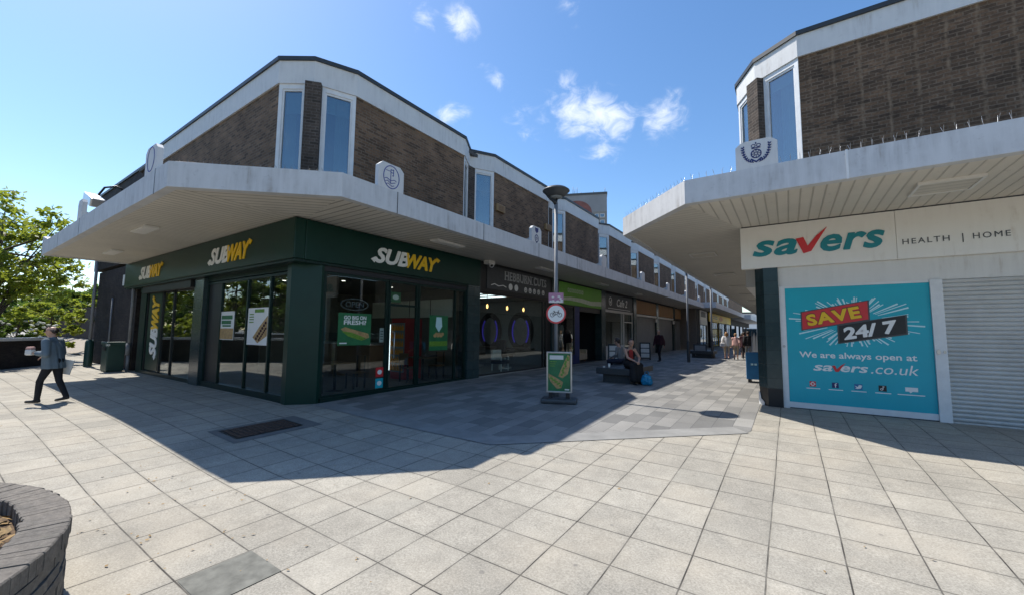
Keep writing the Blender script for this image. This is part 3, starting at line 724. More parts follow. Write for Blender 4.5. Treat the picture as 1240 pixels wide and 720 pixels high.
    # closed shops: roller shutters under timber boards
    for (a, b) in ((28.95, 34.15), (34.88, 40.05)):
        s = MB(FS); n = 30
        for i in range(n): s.poly([(0, 0)], 0, 0) if False else s.box(a, b, .02+i*.092, .02+i*.092+.084, -.12, -.07)
        s.box(a, b, .02, 2.78, -.14, -.12); s.build('roller_shutter', M['shutter_dark'], t)
        MB(FS).box(a, b, 2.80, 2.95, -.12, .06).build('shutter_box', M['white_dirty'], t)
        MB(FS).box(a-.35, b+.2, 3.0, 3.95, -.02, .03).build('fascia_board', M['timber'], t)
    for y in (33.6, 39.6):
        MB(FS).bbox(y, y+.3, 2.45, 2.75, .07, .2, .03).build('alarm_box', M['white'], t)
    s = MB(FS)
    for i in range(30): s.box(40.8, 43.4, .02+i*.092, .02+i*.092+.084, -.12, -.07)
    s.build('roller_shutter', M['shutter_dark'], t); MB(FS).box(40.6, 43.5, 3.0, 3.95, -.02, .03).build('fascia_board', M['timber'], t)
build_terrace()

# ---- farther part of the terrace: steps forward with a second canopy
far_t = thing('far_shop_terrace', 'farther terrace stepping forward under a second canopy, with a yellow shop sign', 'building', (-7.6, 44, 0))
def build_far():
    t = far_t; s = 5.97+PER*6
    pts = [(-9.0, s)]
    while s < 84: pts += [(-9.0, s+4.22), (-9.5, s+5.07), (-9.0, s+PER)]; s += PER
    build_upper(t, pts, 4.35, 7.58, 8.16, M['brick'], 0)
    MB().box(-22, -9.6, 43.65, 90, 8.0, 8.1).build('roof', M['roof'], t)
    path = [(-9.0, 43.62), (-5.75, 43.62), (-5.75, 74), (-9, 74)]
    cb = MB(); strip(cb, path, 0, -.16, 4.12, 4.66); can = cb.build('canopy', M['fascia'], t)
    MB().box(-9, -5.9, 43.75, 73.9, 4.15, 4.25).build('soffit', M['soffit_x'], can)
    path = [(-9.0, 74.1), (-4.9, 74.1), (-4.9, 110), (-9, 110)]
    cb = MB(); strip(cb, path, 0, -.16, 3.9, 4.66); cb.box(-9, -5.05, 74.2, 109.8, 3.95, 4.1); cb.build('canopy', M['fascia'], t)
    FX = frame((-7.6, 0), (0, 1))
    mb = MB(FX); mb.box(44, 109, 3.0, 4.1, -.3, -.02); mb.box(44, 46, 0, 3.0, -.2, -.02)
    for y in range(52, 108, 7): mb.box(y, y+.5, 0, 3.0, -.2, .05)
    mb.build('shop_wall', M['interior_dark'], t)
    MB(FX).box(45.6, 49.8, 2.55, 3.0, -.01, .08).build('lintel', M['white'], t)
    mb = MB(); mb.box(-13, -12.9, 44, 109, 0, 4); mb.box(-13, -7.6, 43.7, 43.8, 0, 4.1); mb.box(-13, -7.6, 49.9, 50, 0, 3); mb.build('shop_interior', M['interior'], t)
    shop_window(t, FX, 46, 49.8, .4, 2.55, (48,), mat='black')
    shop_window(t, FX, 52.5, 59, .1, 3.0, (54.1, 55.7, 57.3), mat='yellow_sign'); shop_window(t, FX, 59.5, 66, .1, 3.0, (61, 63), mat='black'); shop_window(t, FX, 66.5, 73, .1, 3.0, (68, 70), mat='black')
    mb = MB(); mb.box(-9.05, -8.95, 84, 110, 4.3, 8.1); mb.box(-22, -21.8, 43.7, 110, 0, 8); mb.build('upper_wall', M['brick'], t)
build_far()

# ================================================================== RIGHT CORNER SHOP
FV = frame((0, 10.85), (1, 0))
right_b = thing('corner_shop_building', 'two storey brown brick corner shop building with pale canopy and white shutters on the right', 'building', (-.3, 10.85, 0))
def build_right():
    t = right_b
    pts = [(-.9, 70), (-.9, 12.3), (-.43, 11.40), (.41, 10.85), (12, 10.85)]
    # path runs from the street towards the square: outward is on its right
    build_upper(t, pts, 4.35, 7.86, 8.36, M['brick_streak'], 99)
    MB().poly([(-.75, 70), (-.75, 12.4), (.5, 11.05), (12, 11.05), (12, 70)], 8.2, 8.3).build('roof', M['roof'], t)
    path = [(-3.43, 70), (-3.43, 10.07), (-1.56, 8.16), (12, 8.16)]
    cb = MB(); strip(cb, path, 0, -.16, 4.07, 4.53); can = cb.build('canopy', M['fascia'], t)
    MB().poly([(-1.57, 8.30), (12, 8.30), (12, 10.84), (-.88, 10.84)], 4.095, 4.2).build('soffit', M['soffit_w'], can)
    MB().poly([(-3.29, 70), (-3.29, 10.13), (-1.572, 8.302), (-.882, 10.842), (-.86, 70)], 4.095, 4.2).build('soffit', M['soffit_w2'], can)
    MB().poly([(-3.29, 70), (-3.29, 10.13), (-1.57, 8.30), (12, 8.30), (12, 11), (.4, 11), (-.86, 12.5), (-.86, 70)], 4.3, 4.42).build('canopy_roof', M['roof'], can)
    sj = MB()
    for x in (.87, 3.6): sj.box(x-.014, x+.014, 8.152, 8.166, 4.06, 4.54)
    sj.build('joint', M['white'], can)
    # corner pillar of green marble with a broken base
    mb = MB(); mb.poly([(-.62, 11.15), (-.44, 10.86), (-.16, 10.86), (-.16, 11.3), (-.62, 11.3)], .40, 4.08); pl = mb.build('pillar', M['tile'], t)
    mb = MB(); mb.poly([(-.61, 11.14), (-.435, 10.853), (-.155, 10.853), (-.155, 11.3), (-.61, 11.3)], -.05, .40); mb.build('pillar_base', M['black'], pl)
    FP, L_ = seg((-.62, 11.15), (-.44, 10.86))
    mb = MB(FP); mb.poly([(.0, -.03), (.20, -.03), (.22, .05), (.17, .10), (.09, .13), (.05, .26), (-.005, .30)], .008, .016); mb.build('exposed_plaster', M['white'], pl)
    # front: lintel, posts, window board frame, shutter
    MB(FV).box(-.16, 12, 2.665, 3.10, -.3, -.10).build('lintel', M['white_dirty'], t)
    mb = MB(FV); mb.box(-.155, -.045, 0, 2.664, -.22, -.06); mb.box(2.27, 2.44, 0, 2.664, -.22, -.05); mb.box(-.045, 2.27, .02, .135, -.2, -.085); mb.box(-.045, 2.27, 2.62, 2.664, -.2, -.085)
    fr = mb.build('shopfront_frame', M['white'], t)
    mb = MB(FV); mb.disc(-.10, 1.34, .025, .03, -.06, -.045); mb.disc(2.32, 1.30, .028, .05, -.05, -.035); mb.disc(2.40, 1.30, .02, .03, -.05, -.04); mb.build('lock', M['steel'], fr)
    mb = MB(FV); mb.box(-.03, 2.26, -.06, .02, -.2, -.07); mb.build('plinth', M['stone_dark'], t)
    sh = MB(); n = 33; vs = []; fs = []
    prof = []
    for i in range(n):
        z = .03+i*.080; prof += [(z, -.145), (z+.012, -.115), (z+.040, -.100), (z+.066, -.115), (z+.076, -.145)]
    for (z, o) in prof: vs += [(2.445, z, o), (12, z, o)]
    for i in range(len(prof)-1): fs.append((2*i, 2*i+1, 2*i+3, 2*i+2))
    sh.add(vs, fs, False, FV); sh.box(2.445, 12, 0, .03, -.15, -.09, M=FV); sh.build('roller_shutter', M['shutter'], t)
    # street side below the canopy
    mb = MB(); mb.box(-.6, -.5, 11.3, 70, 0, 4.1); mb.box(-.55, 12, 11.25, 11.35, 0, 4.1); mb.build('ground_wall', M['interior_dark'], t)
    FQ = frame((-.6, 0), (0, -1))
    for i, y in enumerate(range(17, 66, 6)):
        MB(FQ).box(-y-5.4, -y, .1, 2.85, .0, .03).build('shopfront', M['shutter' if i % 2 else 'shutter_dark'], t)
        MB(FQ).box(-y-5.7, -y+.25, -.02, 4.08, -.02, -.001).build('pillar', M['tile'], t)
    mb = MB(FQ); mb.box(-70, -13.2, 2.9, 4.085, .005, .36); mb.build('side_fascia', M['sign_white'], t)
build_right()

# ================================================================== SIGNS
def chain_logo(white, yellow, F, x0, x1, y0, y1, d, rot=0):
    """slanting two-colour lettering with an arrow leaving the first and the last letter"""
    if rot:
        c = Matrix.Translation((x0, y0, 0)) @ Matrix.Rotation(math.pi/2, 4, 'Z'); F = F @ c; w = y1-y0; h = x1-x0; ox = oy = 0; F = F @ Matrix.Translation((0, -h, 0))
    else: w = x1-x0; h = y1-y0; ox, oy = x0, y0
    a = .10*w
    put_text(white, 'SUB', F, ox+.045*w, oy, w*.47, h, d, .02, bold=.015, shear=.28, spacing=.98, fat=.035*h)
    put_text(yellow, 'WAY', F, ox+.475*w, oy, w*.50, h, d+.001, .02, bold=.015, shear=.28, spacing=.94, fat=.035*h)
    P = lambda pts: [(ox+p*w, oy+q*h) for p, q in pts]
    white.poly(P([(-.012, .16), (.045, .36), (.045, .25), (.11, .19), (.10, .02), (.040, .08), (.035, -.05)]), d+.003, d+.024, F)
    yellow.poly(P([(.93, .93), (.965, 1.02), (.962, 1.12), (1.025, .96), (.985, .74), (.975, .84), (.94, .76)]), d+.003, d+.024, F)
def build_signs():
    # --- corner sandwich shop
    s = thing('shop_sign', 'dark green sign wrapping the corner shop with white and yellow slanting letters', 'sign', (-8.9, 4.55, 3.16))
    mb = MB(); mb.bbox(-21.75, -8.9, 4.55, 4.80, 3.16, 4.075, .02); mb.bbox(-9.02, -8.9, 4.802, 11.06, 3.16, 4.075, .02); mb.build('sign_panel', M['green'], s)
    mb = MB(); mb.box(-21.7, -8.95, 4.60, 4.86, 3.10, 3.158); mb.box(-9.04, -8.95, 4.87, 11.0, 3.10, 3.158); mb.build('underside_trim', M['green_dark'], s)
    w, y = MB(), MB(); chain_logo(w, y, FS, 6.55, 8.98, 3.37, 3.77, .102)
    w.build('lettering', M['lwhite'], s); y.build('lettering', M['lyellow'], s)
    w, y = MB(), MB(); chain_logo(w, y, FW, -13.5, -10.95, 3.36, 3.79, .302); w.build('lettering', M['lwhite'], s); y.build('lettering', M['lyellow'], s)
    w, y = MB(), MB(); chain_logo(w, y, FW, -19.8, -17.35, 3.36, 3.78, .302); w.build('lettering', M['lwhite'], s); y.build('lettering', M['lyellow'], s)
    b = thing('window_banner', 'tall green window banner with letters running upwards at the far end of the corner shop', 'banner', (-19.2, 4.85, .1))
    MB(FW).box(-19.7, -18.36, .1, 2.86, -.03, -.02).build('panel', M['green'], b)
    w, y = MB(), MB(); chain_logo(w, y, FW, -19.25, -18.55, .5, 2.72, -.018, rot=1); w.build('lettering', M['lwhite'], b); y.build('lettering', M['lyellow'], b)
    # --- barber
    s = thing('shop_sign', 'dark barber shop sign with raised capitals and a row of round white icons', 'sign', (-8.95, 11.2, 3.1))
    MB(FS).box(11.12, 16.4, 3.02, 4.07, -.02, .03).build('surround', M['black'], s)
    MB(FS).bbox(11.5, 16.15, 3.14, 3.98, .031, .06, .008).build('sign_panel', M['darkgrey'], s)
    mb = MB(); put_text(mb, 'HEBBURN CUTS', FS, 12.6, 3.55, 3.2, .34, .062, .02, bold=.012, spacing=1.08)
    # slab serifs on the stems
    for xx in (12.6, 12.78, 12.92, 13.22, 13.52, 13.82, 14.0, 14.15, 14.42, 14.58, 14.78, 15.50): mb.box(xx-.015, xx+.085, 3.548, 3.575, .062, .081, FS); mb.box(xx-.015, xx+.085, 3.865, 3.89, .062, .081, FS) if xx < 14.9 else None
    mb.build('lettering', M['interior_pale2'], s)
    ic = MB()
    for i, x in enumerate((13.0, 13.4, 14.1, 14.45, 14.8, 15.15, 15.55)):
        if i in (0, 1): ic.disc(x, 3.32, .13, .13, .062, .07, M=FS)
        else: ic.ring(x, 3.30, .11, .11, .035, .062, .07, 16, M=FS); ic.box(x-.03, x+.03, 3.27, 3.36, .062, .07, FS)
    ic.stroke([(11.75, 3.28), (11.95, 3.34), (12.2, 3.28), (12.5, 3.33), (12.7, 3.28)], .03, .062, .07, FS)
    ic.build('icon', M['lwhite'], s)
    # --- charity shop
    s = thing('shop_sign', 'bright green charity shop sign with a pale swoosh along its lower edge', 'sign', (-8.95, 17, 2.95))
    MB(FS).bbox(17.04, 22.34, 2.95, 4.0, -.02, .06, .01).build('sign_panel', M['lime'], s)
    mb = MB(FS); up = [(17.1, 3.24), (18.3, 3.34), (19.6, 3.35), (20.8, 3.28), (22.3, 3.36)]; lo = [(22.3, 3.10), (20.8, 3.06), (19.5, 3.14), (18.3, 3.17), (17.1, 3.12)]
    mb.poly(up+lo, .061, .066); mb.build('swoosh', M['swoosh'], s)
    for i in range(9):
        mb = MB(FS); mb.ring(18.05+i*.21, 3.66, .085, .11, .04, .061, .066, 10); mb.build('letter', M['swoosh'], s)
    # --- cafe
    s = thing('shop_sign', 'dark grey cafe sign with pale handwritten lettering and a round cup emblem', 'sign', (-8.95, 22.9, 2.95))
    MB(FS).bbox(22.95, 28.05, 2.98, 3.92, -.02, .05, .01).build('sign_panel', M['darkgrey'], s)
    mb = MB(); put_text(mb, 'Cafe 2', FS, 24.9, 3.25, 2.0, .48, .052, .012, bold=.01, shear=.3); mb.ring(23.8, 3.5, .25, .25, .05, .052, .06, M=FS); mb.stroke([(23.68, 3.5), (23.8, 3.4), (23.95, 3.6)], .06, .052, .06, FS)
    mb.stroke([(23.4, 3.08), (27.5, 3.08)], .03, .052, .058, FS); mb.build('lettering', M['lwhite'], s)
    FX = frame((-7.6, 0), (0, 1))
    s = thing('shop_sign', 'yellow shop sign under the second canopy far down the street', 'sign', (-7.5, 51, 3))
    MB(FX).bbox(51.2, 72, 3.02, 4.05, .0, .1, .02).build('sign_panel', M['yellow_sign'], s)
    mb = MB(FX); mb.box(54.2, 57.6, 3.62, 3.72, .101, .11); mb.box(54.2, 57.6, 3.4, 3.5, .101, .11); mb.build('lettering', M['ldark'], s); MB(FX).disc(61, 3.55, 1.5, .32, .101, .112).build('emblem', M['orange'], s)
    s = thing('shop_sign', 'small square dark sign on a white wall just before the yellow shop sign', 'sign', (-7.5, 47, 3)); MB(FX).bbox(45.6, 49.8, 3.0, 4.05, .0, .06, .01).build('sign_panel', M['sign_white'], s)
    MB(FX).box(46.2, 49, 3.35, 3.9, .061, .075).build('dark_panel', M['black'], s)
    # --- health shop on the right
    s = thing('shop_sign', 'cream shop sign with slanting teal letters and a red tick on the right corner shop', 'sign', (-.87, 10.85, 3.09))
    mb = MB(FV); mb.bbox(-.87, 1.832, 3.095, 4.075, -.12, 0, .008); mb.bbox(1.836, 5.2, 3.095, 4.075, -.12, 0, .008); mb.bbox(5.204, 12, 3.095, 4.075, -.12, 0, .008); mb.build('sign_panel', M['sign_white'], s)
    a = MB()
    put_text(a, 'sa', FV, -.62, 3.37, .84, .345, .002, .014, bold=.015, shear=.25, spacing=1.05, fat=.010); a.build('lettering', M['lteal'], s); a = MB(); put_text(a, 'ers', FV, .64, 3.37, 1.02, .345, .002, .014, bold=.015, shear=.25, spacing=1.05, fat=.010)
    a.build('lettering', M['lteal'], s)
    t = MB(FV); t.poly([(.20, 3.70), (.34, 3.72), (.41, 3.52), (.56, 3.72), (.76, 3.90), (.62, 3.66), (.47, 3.40), (.33, 3.36)], .003, .018); t.build('tick', M['lred'], s)
    a = MB(); put_text(a, 'HEALTH', FV, 1.92, 3.38, .65, .105, .002, .006, spacing=1.25); a.build('lettering', M['ldark'], s); MB(FV).box(2.735, 2.748, 3.33, 3.50, .002, .008).build('divider', M['ldark'], s); MB(FV).box(3.50, 3.513, 3.33, 3.50, .002, .008).build('divider', M['ldark'], s); a = MB(); put_text(a, 'HOME', FV, 2.87, 3.38, .46, .105, .002, .006, spacing=1.25);
    a.build('lettering', M['ldark'], s)
    # --- teal board over the window
    s = thing('window_board', 'teal window board with red and black slogan blocks and white writing beside the white shutter', 'poster', (1.1, 10.95, .13))
    FB = FV @ Matrix.Translation((0, 0, -.10))
    MB(FB).box(-.044, 2.269, .136, 2.62, -.03, 0).build('board', M['teal'], s)
    ry = MB(FB); cx, cy = 1.10, 1.87
    for i in range(64):
        an = 2*math.pi*(i+.3*math.sin(i*2.3))/64; ex = math.cos(an); ey = math.sin(an)
        k = 1/math.hypot(ex/1.08, ey/.50); r0 = .45*k; r1 = k*(.92+.12*math.sin(i*5.1))
        p = Vector((cx+ex*r0, cy+ey*r0)); q = Vector((cx+ex*r1, cy+ey*r1)); n = Vector((-ey, ex))*(.009+.006*(i % 2))
        ry.poly([tuple(p-n*.5), tuple(p+n*.5), tuple(q+n), tuple(q-n)], .0008, .0015+.00002*i)
    ry.build('ray', M['teal_pale'], s)
    def block(x0, x1, ybl, ybr, h, d): return [(x0, ybl), (x1, ybr), (x1, ybr+h), (x0, ybl+h)]
    e = MB(FB); e.poly(block(.225, 1.375, 1.685, 1.905, .41, 0), .004, .006); e.poly(block(.845, 1.925, 1.415, 1.62, .39, 0), .0085, .0105); e.build('shadow_block', M['ldark'], s)
    MB(FB).poly(block(.25, 1.35, 1.71, 1.925, .37, 0), .0062, .008).build('red_block', M['lred'], s)
    MB(FB).poly(block(.87, 1.90, 1.44, 1.645, .35, 0), .0107, .0125).build('black_block', M['black'], s)
    r1 = math.atan2(.215, 1.1); r2 = math.atan2(.205, 1.03)
    o = MB(); put_text(o, 'SAVE', FB, .348, 1.775, .93, .27, .0081, .002, bold=.05, rot=r1, spacing=1.08); o.build('letter_outline', M['black'], s)
    o = MB(); put_text(o, 'SAVE', FB, .36, 1.79, .90, .235, .0103, .003, bold=.02, fat=.008, rot=r1, spacing=1.12); o.build('lettering', M['lyellow'], s)
    o = MB(); put_text(o, '24/ 7', FB, .96, 1.50, .86, .245, .0127, .006, bold=.02, fat=.008, shear=.12, rot=r2); o.build('lettering', M['lwhite'], s)
    o = MB(); put_text(o, 'We are always open at', FB, .17, 1.07, 1.86, .165, .001, .002, bold=.018); o.build('lettering', M['lwhite'], s); o = MB()
    put_text(o, 'sa', FB, .40, .835, .33, .125, .001, .002, bold=.02, shear=.22); o.build('lettering', M['lwhite'], s); o = MB(); put_text(o, 'ers', FB, .86, .835, .44, .125, .001, .002, bold=.02, shear=.22)
    o.build('lettering', M['lwhite'], s); o = MB(); put_text(o, '.co.uk', FB, 1.34, .83, .70, .19, .001, .002, bold=.0, shear=.2)
    o.build('lettering', M['lwhite'], s); o = MB()
    for x in (.38, .76, 1.13, 1.50): o.stroke([(x-.11, .455), (x+.12, .455)], .016, .001, .002, FB)
    o.stroke([(1.70-.18, .455+.02*0), (1.70+.24, .455)], .016, .001, .0022, FB) if False else o.stroke([(1.72, .455), (2.10, .455)], .016, .001, .002, FB)
    o.bbox(1.83, 2.01, .52, .60, .001, .003, .0005, FB); o.poly([(1.88, .525), (1.94, .525), (1.90, .49)], .001, .0025, FB)
    # the bird and the letter glyphs of the icons
    o.box(.755, .77, .505, .585, .004, .005, FB); o.box(.745, .785, .55, .563, .0042, .0052, FB); o.box(.765, .79, .582, .595, .0042, .0052, FB)
    o.poly([(1.07, .57), (1.12, .545), (1.14, .585), (1.17, .585), (1.19, .575), (1.17, .52), (1.11, .505), (1.075, .52), (1.105, .53)], .001, .004, FB)
    o.ring(1.485, .53, .022, .022, .01, .0042, .0052, 12, FB); o.box(1.502, 1.512, .53, .595, .0042, .0052, FB); o.box(1.512, 1.53, .575, .587, .0042, .0052, FB)
    o.ring(.38, .55, .032, .032, .010, .0042, .0052, 14, FB); o.ring(.38, .55, .052, .05, .008, .0042, .0052, 4, FB)
    o.build('lettering', M['lwhite'], s)
    MB(FB).poly([(.72, .955), (.775, .96), (.80, .885), (.87, .965), (.95, 1.02), (.89, .935), (.83, .835), (.775, .83)], .0022, .0042).build('tick', M['lred'], s)
    MB(FB).bbox(.325, .435, .495, .605, .001, .004, .001).build('icon', M['lred'], s); MB(FB).bbox(.705, .815, .495, .605, .001, .0038, .001).build('icon', M['navy'], s); MB(FB).bbox(1.44, 1.56, .49, .605, .001, .0038, .001).build('icon', M['black'], s)
    MB(FB).bbox(1.065, 1.195, .49, .605, .0, .0009, .0003).build('icon', M['blue'], s)
build_signs()

# ---- posters behind the glass
def poster(label, F, x0, x1, y0, y1, d, mat, extra):
    p = thing('window_poster', label, 'poster', tuple(F @ Vector(((x0+x1)/2, y0, d))))
    MB(F).box(x0, x1, y0, y1, d-.006, d).build('sheet', M[mat], p); extra(p, F, x0, x1, y0, y1, d+.001); return p
def ex_menu(p, F, x0, x1, y0, y1, d):
    w = x1-x0; h = y1-y0; mb = MB(F); mb.box(x0+.12*w, x1-.12*w, y0+.72*h, y0+.86*h, d, d+.002); mb.box(x0+.12*w, x1-.2*w, y0+.55*h, y0+.68*h, d, d+.002); mb.box(x0+.2*w, x1-.2*w, y0+.46*h, y0+.52*h, d, d+.002); mb.build('print', M['poster_green'], p)
    mb = MB(F); mb.bbox(x0+.02*w, x1-.02*w, y0+.02*h, y0+.40*h, d, d+.004, .001); mb.build('picture', M['bread'], p)
def ex_wrap(p, F, x0, x1, y0, y1, d):
    w = x1-x0; h = y1-y0; mb = MB(F); mb.box(x0+.34*w, x1-.2*w, y0+.87*h, y0+.96*h, d, d+.002)
    for k in range(4): mb.box(x0+.08*w, x0+.3*w, y0+(.60+.07*k)*h, y0+(.63+.07*k)*h, d, d+.002)
    mb.build('print', M['salad'], p)
    MB(F).poly([(x0+.3*w, y0+.2*h), (x0+.55*w, y0+.05*h), (x0+.98*w, y0+.25*h), (x0+.98*w, y0+.78*h), (x0+.62*w, y0+.5*h)], d, d+.003).build('picture', M['bread'], p)
    mb = MB(F)
    for k in range(7): mb.disc(x0+(.48+.07*k)*w, y0+(.17+.07*k)*h, .05*w, .04*h, d+.004, d+.006, 8); mb.disc(x0+(.62+.05*k)*w, y0+(.14+.05*k)*h, .04*w, .03*h, d+.004, d+.0065, 8)
    mb.build('filling', M['cloth_maroon'], p)
poster('small white menu poster with green headings in the corner shop window facing the square', FW, -13.42, -12.52, 1.30, 2.08, -.045, 'lwhite', ex_menu)
poster('larger white poster of a filled wrap in the corner shop window facing the square', FW, -11.70, -10.62, 1.2, 2.14, -.045, 'lwhite', ex_wrap)
def ex_fresh(p, F, x0, x1, y0, y1, d):
    w = x1-x0; h = y1-y0; o = MB(); put_text(o, 'GO BIG ON', F, x0+.16*w, y0+.80*h, .68*w, .12*h, d, .002, bold=.03); put_text(o, 'FRESH?', F, x0+.16*w, y0+.64*h, .68*w, .14*h, d, .002, bold=.03); o.stroke([(x0+.06*w, y0+.07*h), (x0+.26*w, y0+.07*h)], .03, d, d+.002, F); o.build('lettering', M['lwhite'], p)
    MB(F).poly([(x0+.08*w, y0+.50*h), (x0+.2*w, y0+.56*h), (x0+.92*w, y0+.36*h), (x0+.95*w, y0+.24*h), (x0+.75*w, y0+.16*h), (x0+.3*w, y0+.32*h)], d, d+.003).build('picture', M['bread'], p)
    MB(F).poly([(x0+.10*w, y0+.44*h), (x0+.4*w, y0+.40*h), (x0+.85*w, y0+.22*h), (x0+.72*w, y0+.14*h), (x0+.3*w, y0+.28*h)], d+.004, d+.006).build('filling', M['salad'], p)
poster('green window poster asking about fresh with a picture of a long filled roll', FS, 5.78, 6.72, 1.22, 2.02, -.045, 'poster_green', ex_fresh)
def ex_cup(p, F, x0, x1, y0, y1, d):
    w = x1-x0; h = y1-y0; MB(F).poly([(x0+.36*w, y0+.95*h), (x0+.64*w, y0+.95*h), (x0+.68*w, y0+.68*h), (x0+.5*w, y0+.52*h), (x0+.32*w, y0+.68*h)], d, d+.003).build('picture', M['teal_pale'], p)
    mb = MB(F)
    for k in range(6): mb.disc(x0+(.3+.08*k)*w, y0+(.42+.04*(k % 2))*h, .09*w, .05*h, d+.0004*k, d+.004+.0004*k, 10)
    mb.build('filling', M['bread'], p); MB(F).box(x0+.02*w, x1-.02*w, y0+.12*h, y0+.26*h, d, d+.003).build('print', M['salad'], p)
poster('green window poster with a cup and food to the right of the corner shop door', FS, 8.82, 9.62, 1.0, 2.08, -.045, 'poster_green', ex_cup)
def ex_none(p, F, x0, x1, y0, y1, d): MB(F).disc((x0+x1)/2, (y0+y1)/2, .3*(x1-x0), .25*(y1-y0), d, d+.002).build('print', M['lwhite'], p)
def ex_lines(p, F, x0, x1, y0, y1, d):
    mb = MB(F)
    for k in range(4): mb.box(x0+.15*(x1-x0), x1-.15*(x1-x0), y0+(.2+.18*k)*(y1-y0), y0+(.26+.18*k)*(y1-y0), d, d+.002)
    mb.build('print', M['ldark'], p)
poster('small square red sticker low on the glass just left of the corner shop door', FS, 6.93, 7.17, .37, .62, -.05, 'lred', ex_none)
poster('small square turquoise sticker lowest on the glass left of the corner shop door', FS, 6.93, 7.17, .08, .33, -.05, 'teal', ex_none)
poster('white notice at mid height on the glass left of the corner shop door', FS, 7.04, 7.17, 1.28, 1.66, -.09, 'paper', ex_lines)
poster('green and white safety notice above the corner shop door', FS, 7.36, 7.72, 2.38, 2.66, -.09, 'poster_green', ex_none)
def open_sign():
    p = thing('open_sign', 'oval unlit open sign hanging inside the corner shop window above the green poster', 'sign', tuple(FS @ Vector((6.25, 2.1, -.1))))
    MB(FS).ring(6.25, 2.24, .40, .15, .02, -.10, -.085).build('oval_tube', M['grey'], p); o = MB(); put_text(o, 'OPEN', FS, 5.99, 2.17, .52, .14, -.1, .012, bold=.0); o.build('lettering', M['grey'], p)
open_sign()

# ---- crest plaques standing on the canopy edge
def emblem_ship(F, mb):
    mb.ring(0, .30, .21, .25, .018, .000, .004, 30, F)
    mb.stroke([(-.02, .16), (-.02, .46), (.05, .46), (.05, .40), (-.02, .40)], .014, .000, .004, F); mb.stroke([(.05, .48), (.05, .34), (.02, .34)], .014, .0004, .0044, F); mb.stroke([(-.15, .42), (-.03, .42)], .010, .000, .004, F)
    for k in range(3): mb.stroke([(-.17+.02*k+.05*i, .24-.055*k+.02*math.sin(i*1.6)) for i in range(7-k)], .013, .000, .004, F)
def emblem_wheel(F, mb):
    mb.ring(0, .17, .12, .13, .03, .000, .004, 24, F); mb.ring(0, .17, .05, .05, .02, .000, .004, 12, F)
    mb.poly([(-.11, .52), (.11, .52), (.09, .40), (0, .34), (-.09, .40)], .000, .004, F); mb.stroke([(-.1, .12), (0, .02), (.1, .12)], .03, .0002, .0042, F)
def emblem_crown(F, mb):
    F = F @ Matrix.Translation((0, .06, 0)) @ Matrix.Diagonal((.80, .80, 1, 1))
    mb.ring(0, .27, .105, .105, .022, .000, .004, 28, F); mb.ring(0, .27, .035, .035, .012, .000, .004, 12, F)
    for k in range(8):
        a = k*math.pi/4; mb.stroke([(.04*math.cos(a), .27+.04*math.sin(a)), (.085*math.cos(a), .27+.085*math.sin(a))], .016, .0004, .0042, F)
    for a in (-.05, .05): mb.ring(a, .455, .045, .04, .014, .000, .004, 12, F)
    mb.box(-.085, .085, .39, .412, .000, .004, F); mb.poly([(-.012, .49), (.012, .49), (.012, .53), (-.012, .53)], .000, .004, F)
    for sx in (-1, 1):
        pts = [(sx*(.05+.20*math.sin(t*1.1)), .08+.27*(1-math.cos(t*1.25))) for t in [i*.17 for i in range(10)]]
        mb.stroke(pts, .014, .000, .004, F)
        for i, (x, y) in enumerate(pts[1:]):
            for sd in (-1, 1):
                an = (1.3 if sx > 0 else math.pi-1.3)+sd*.9*sx*.8; l = .055
                q = (x+l*math.cos(an), y+l*math.sin(an)); d = Vector((q[0]-x, q[1]-y)); n = Vector((-d.y, d.x)).normalized()*.017; m_ = Vector((x, y))+d*.5
                mb.poly([(x, y), tuple(m_+n), q, tuple(m_-n)], .0005+.0002*i, .0045+.0002*i, F)
    mb.stroke([(-.10, .16), (0, .085), (.10, .16)], .03, .0004, .0046, F)
def plaque(F, w, h, label, emb, mat, inner=1.0, group='crest plaques standing on the canopy edges'):
    o = F @ Vector((0, 0, 0)); p = thing('crest_plaque', label, 'plaque', tuple(o), group=group)
    MB(F).poly([(-w/2, .031), (w/2, .031), (w/2, h*.84), (w/2-.16*w, h), (-w/2+.16*w, h), (-w/2, h*.84)], -.10, -.002).build('slab', M['band'], p)
    br = MB(); br.add([F @ Vector(v) for v in [(-.05, -.1, -.1), (-.05, .26, -.1), (-.05, .05, -inner), (-.05, -.1, -inner), (.05, -.1, -.1), (.05, .26, -.1), (.05, .05, -inner), (.05, -.1, -inner)]],
                     [(0, 1, 2, 3), (7, 6, 5, 4), (0, 4, 5, 1), (1, 5, 6, 2), (2, 6, 7, 3), (3, 7, 4, 0)]); br.build('brace', M['band'], p)
    if emb:
        mb = MB(); emb(F, mb); mb.build('emblem', M[mat], p)
FE = frame((-6.80, 0), (0, 1))
def at(F, x, y, z=0): return F @ Matrix.Translation((x, y, z))
plaque(at(FE, 5.42, 4.50), .66, .58, 'white crest plaque with a lighthouse and waves in a blue oval', emblem_ship, 'navy_dull')
names = ['white crest plaque with a small blue wheel badge beside the street lamp', 'plain white crest plaque above the cafe sign', 'plain white crest plaque above the first timber board',
         'plain white crest plaque above the middle timber board', 'plain white crest plaque above the third timber board', 'plain white crest plaque at the far end of the first canopy']
for k in range(1, 7): plaque(at(FE, 5.42+5.97*k, 4.50), .62, .56, names[k-1], emblem_wheel if k == 1 else None, 'navy')
FWE = frame((0, 2.30), (1, 0))
plaque(at(FWE, -9.95, 4.50), .66, .56, 'white crest plaque with a faint blue oval near the corner of the left canopy', lambda F, mb: mb.ring(0, .30, .21, .25, .02, .000, .004, 30, F), 'navy_dull')
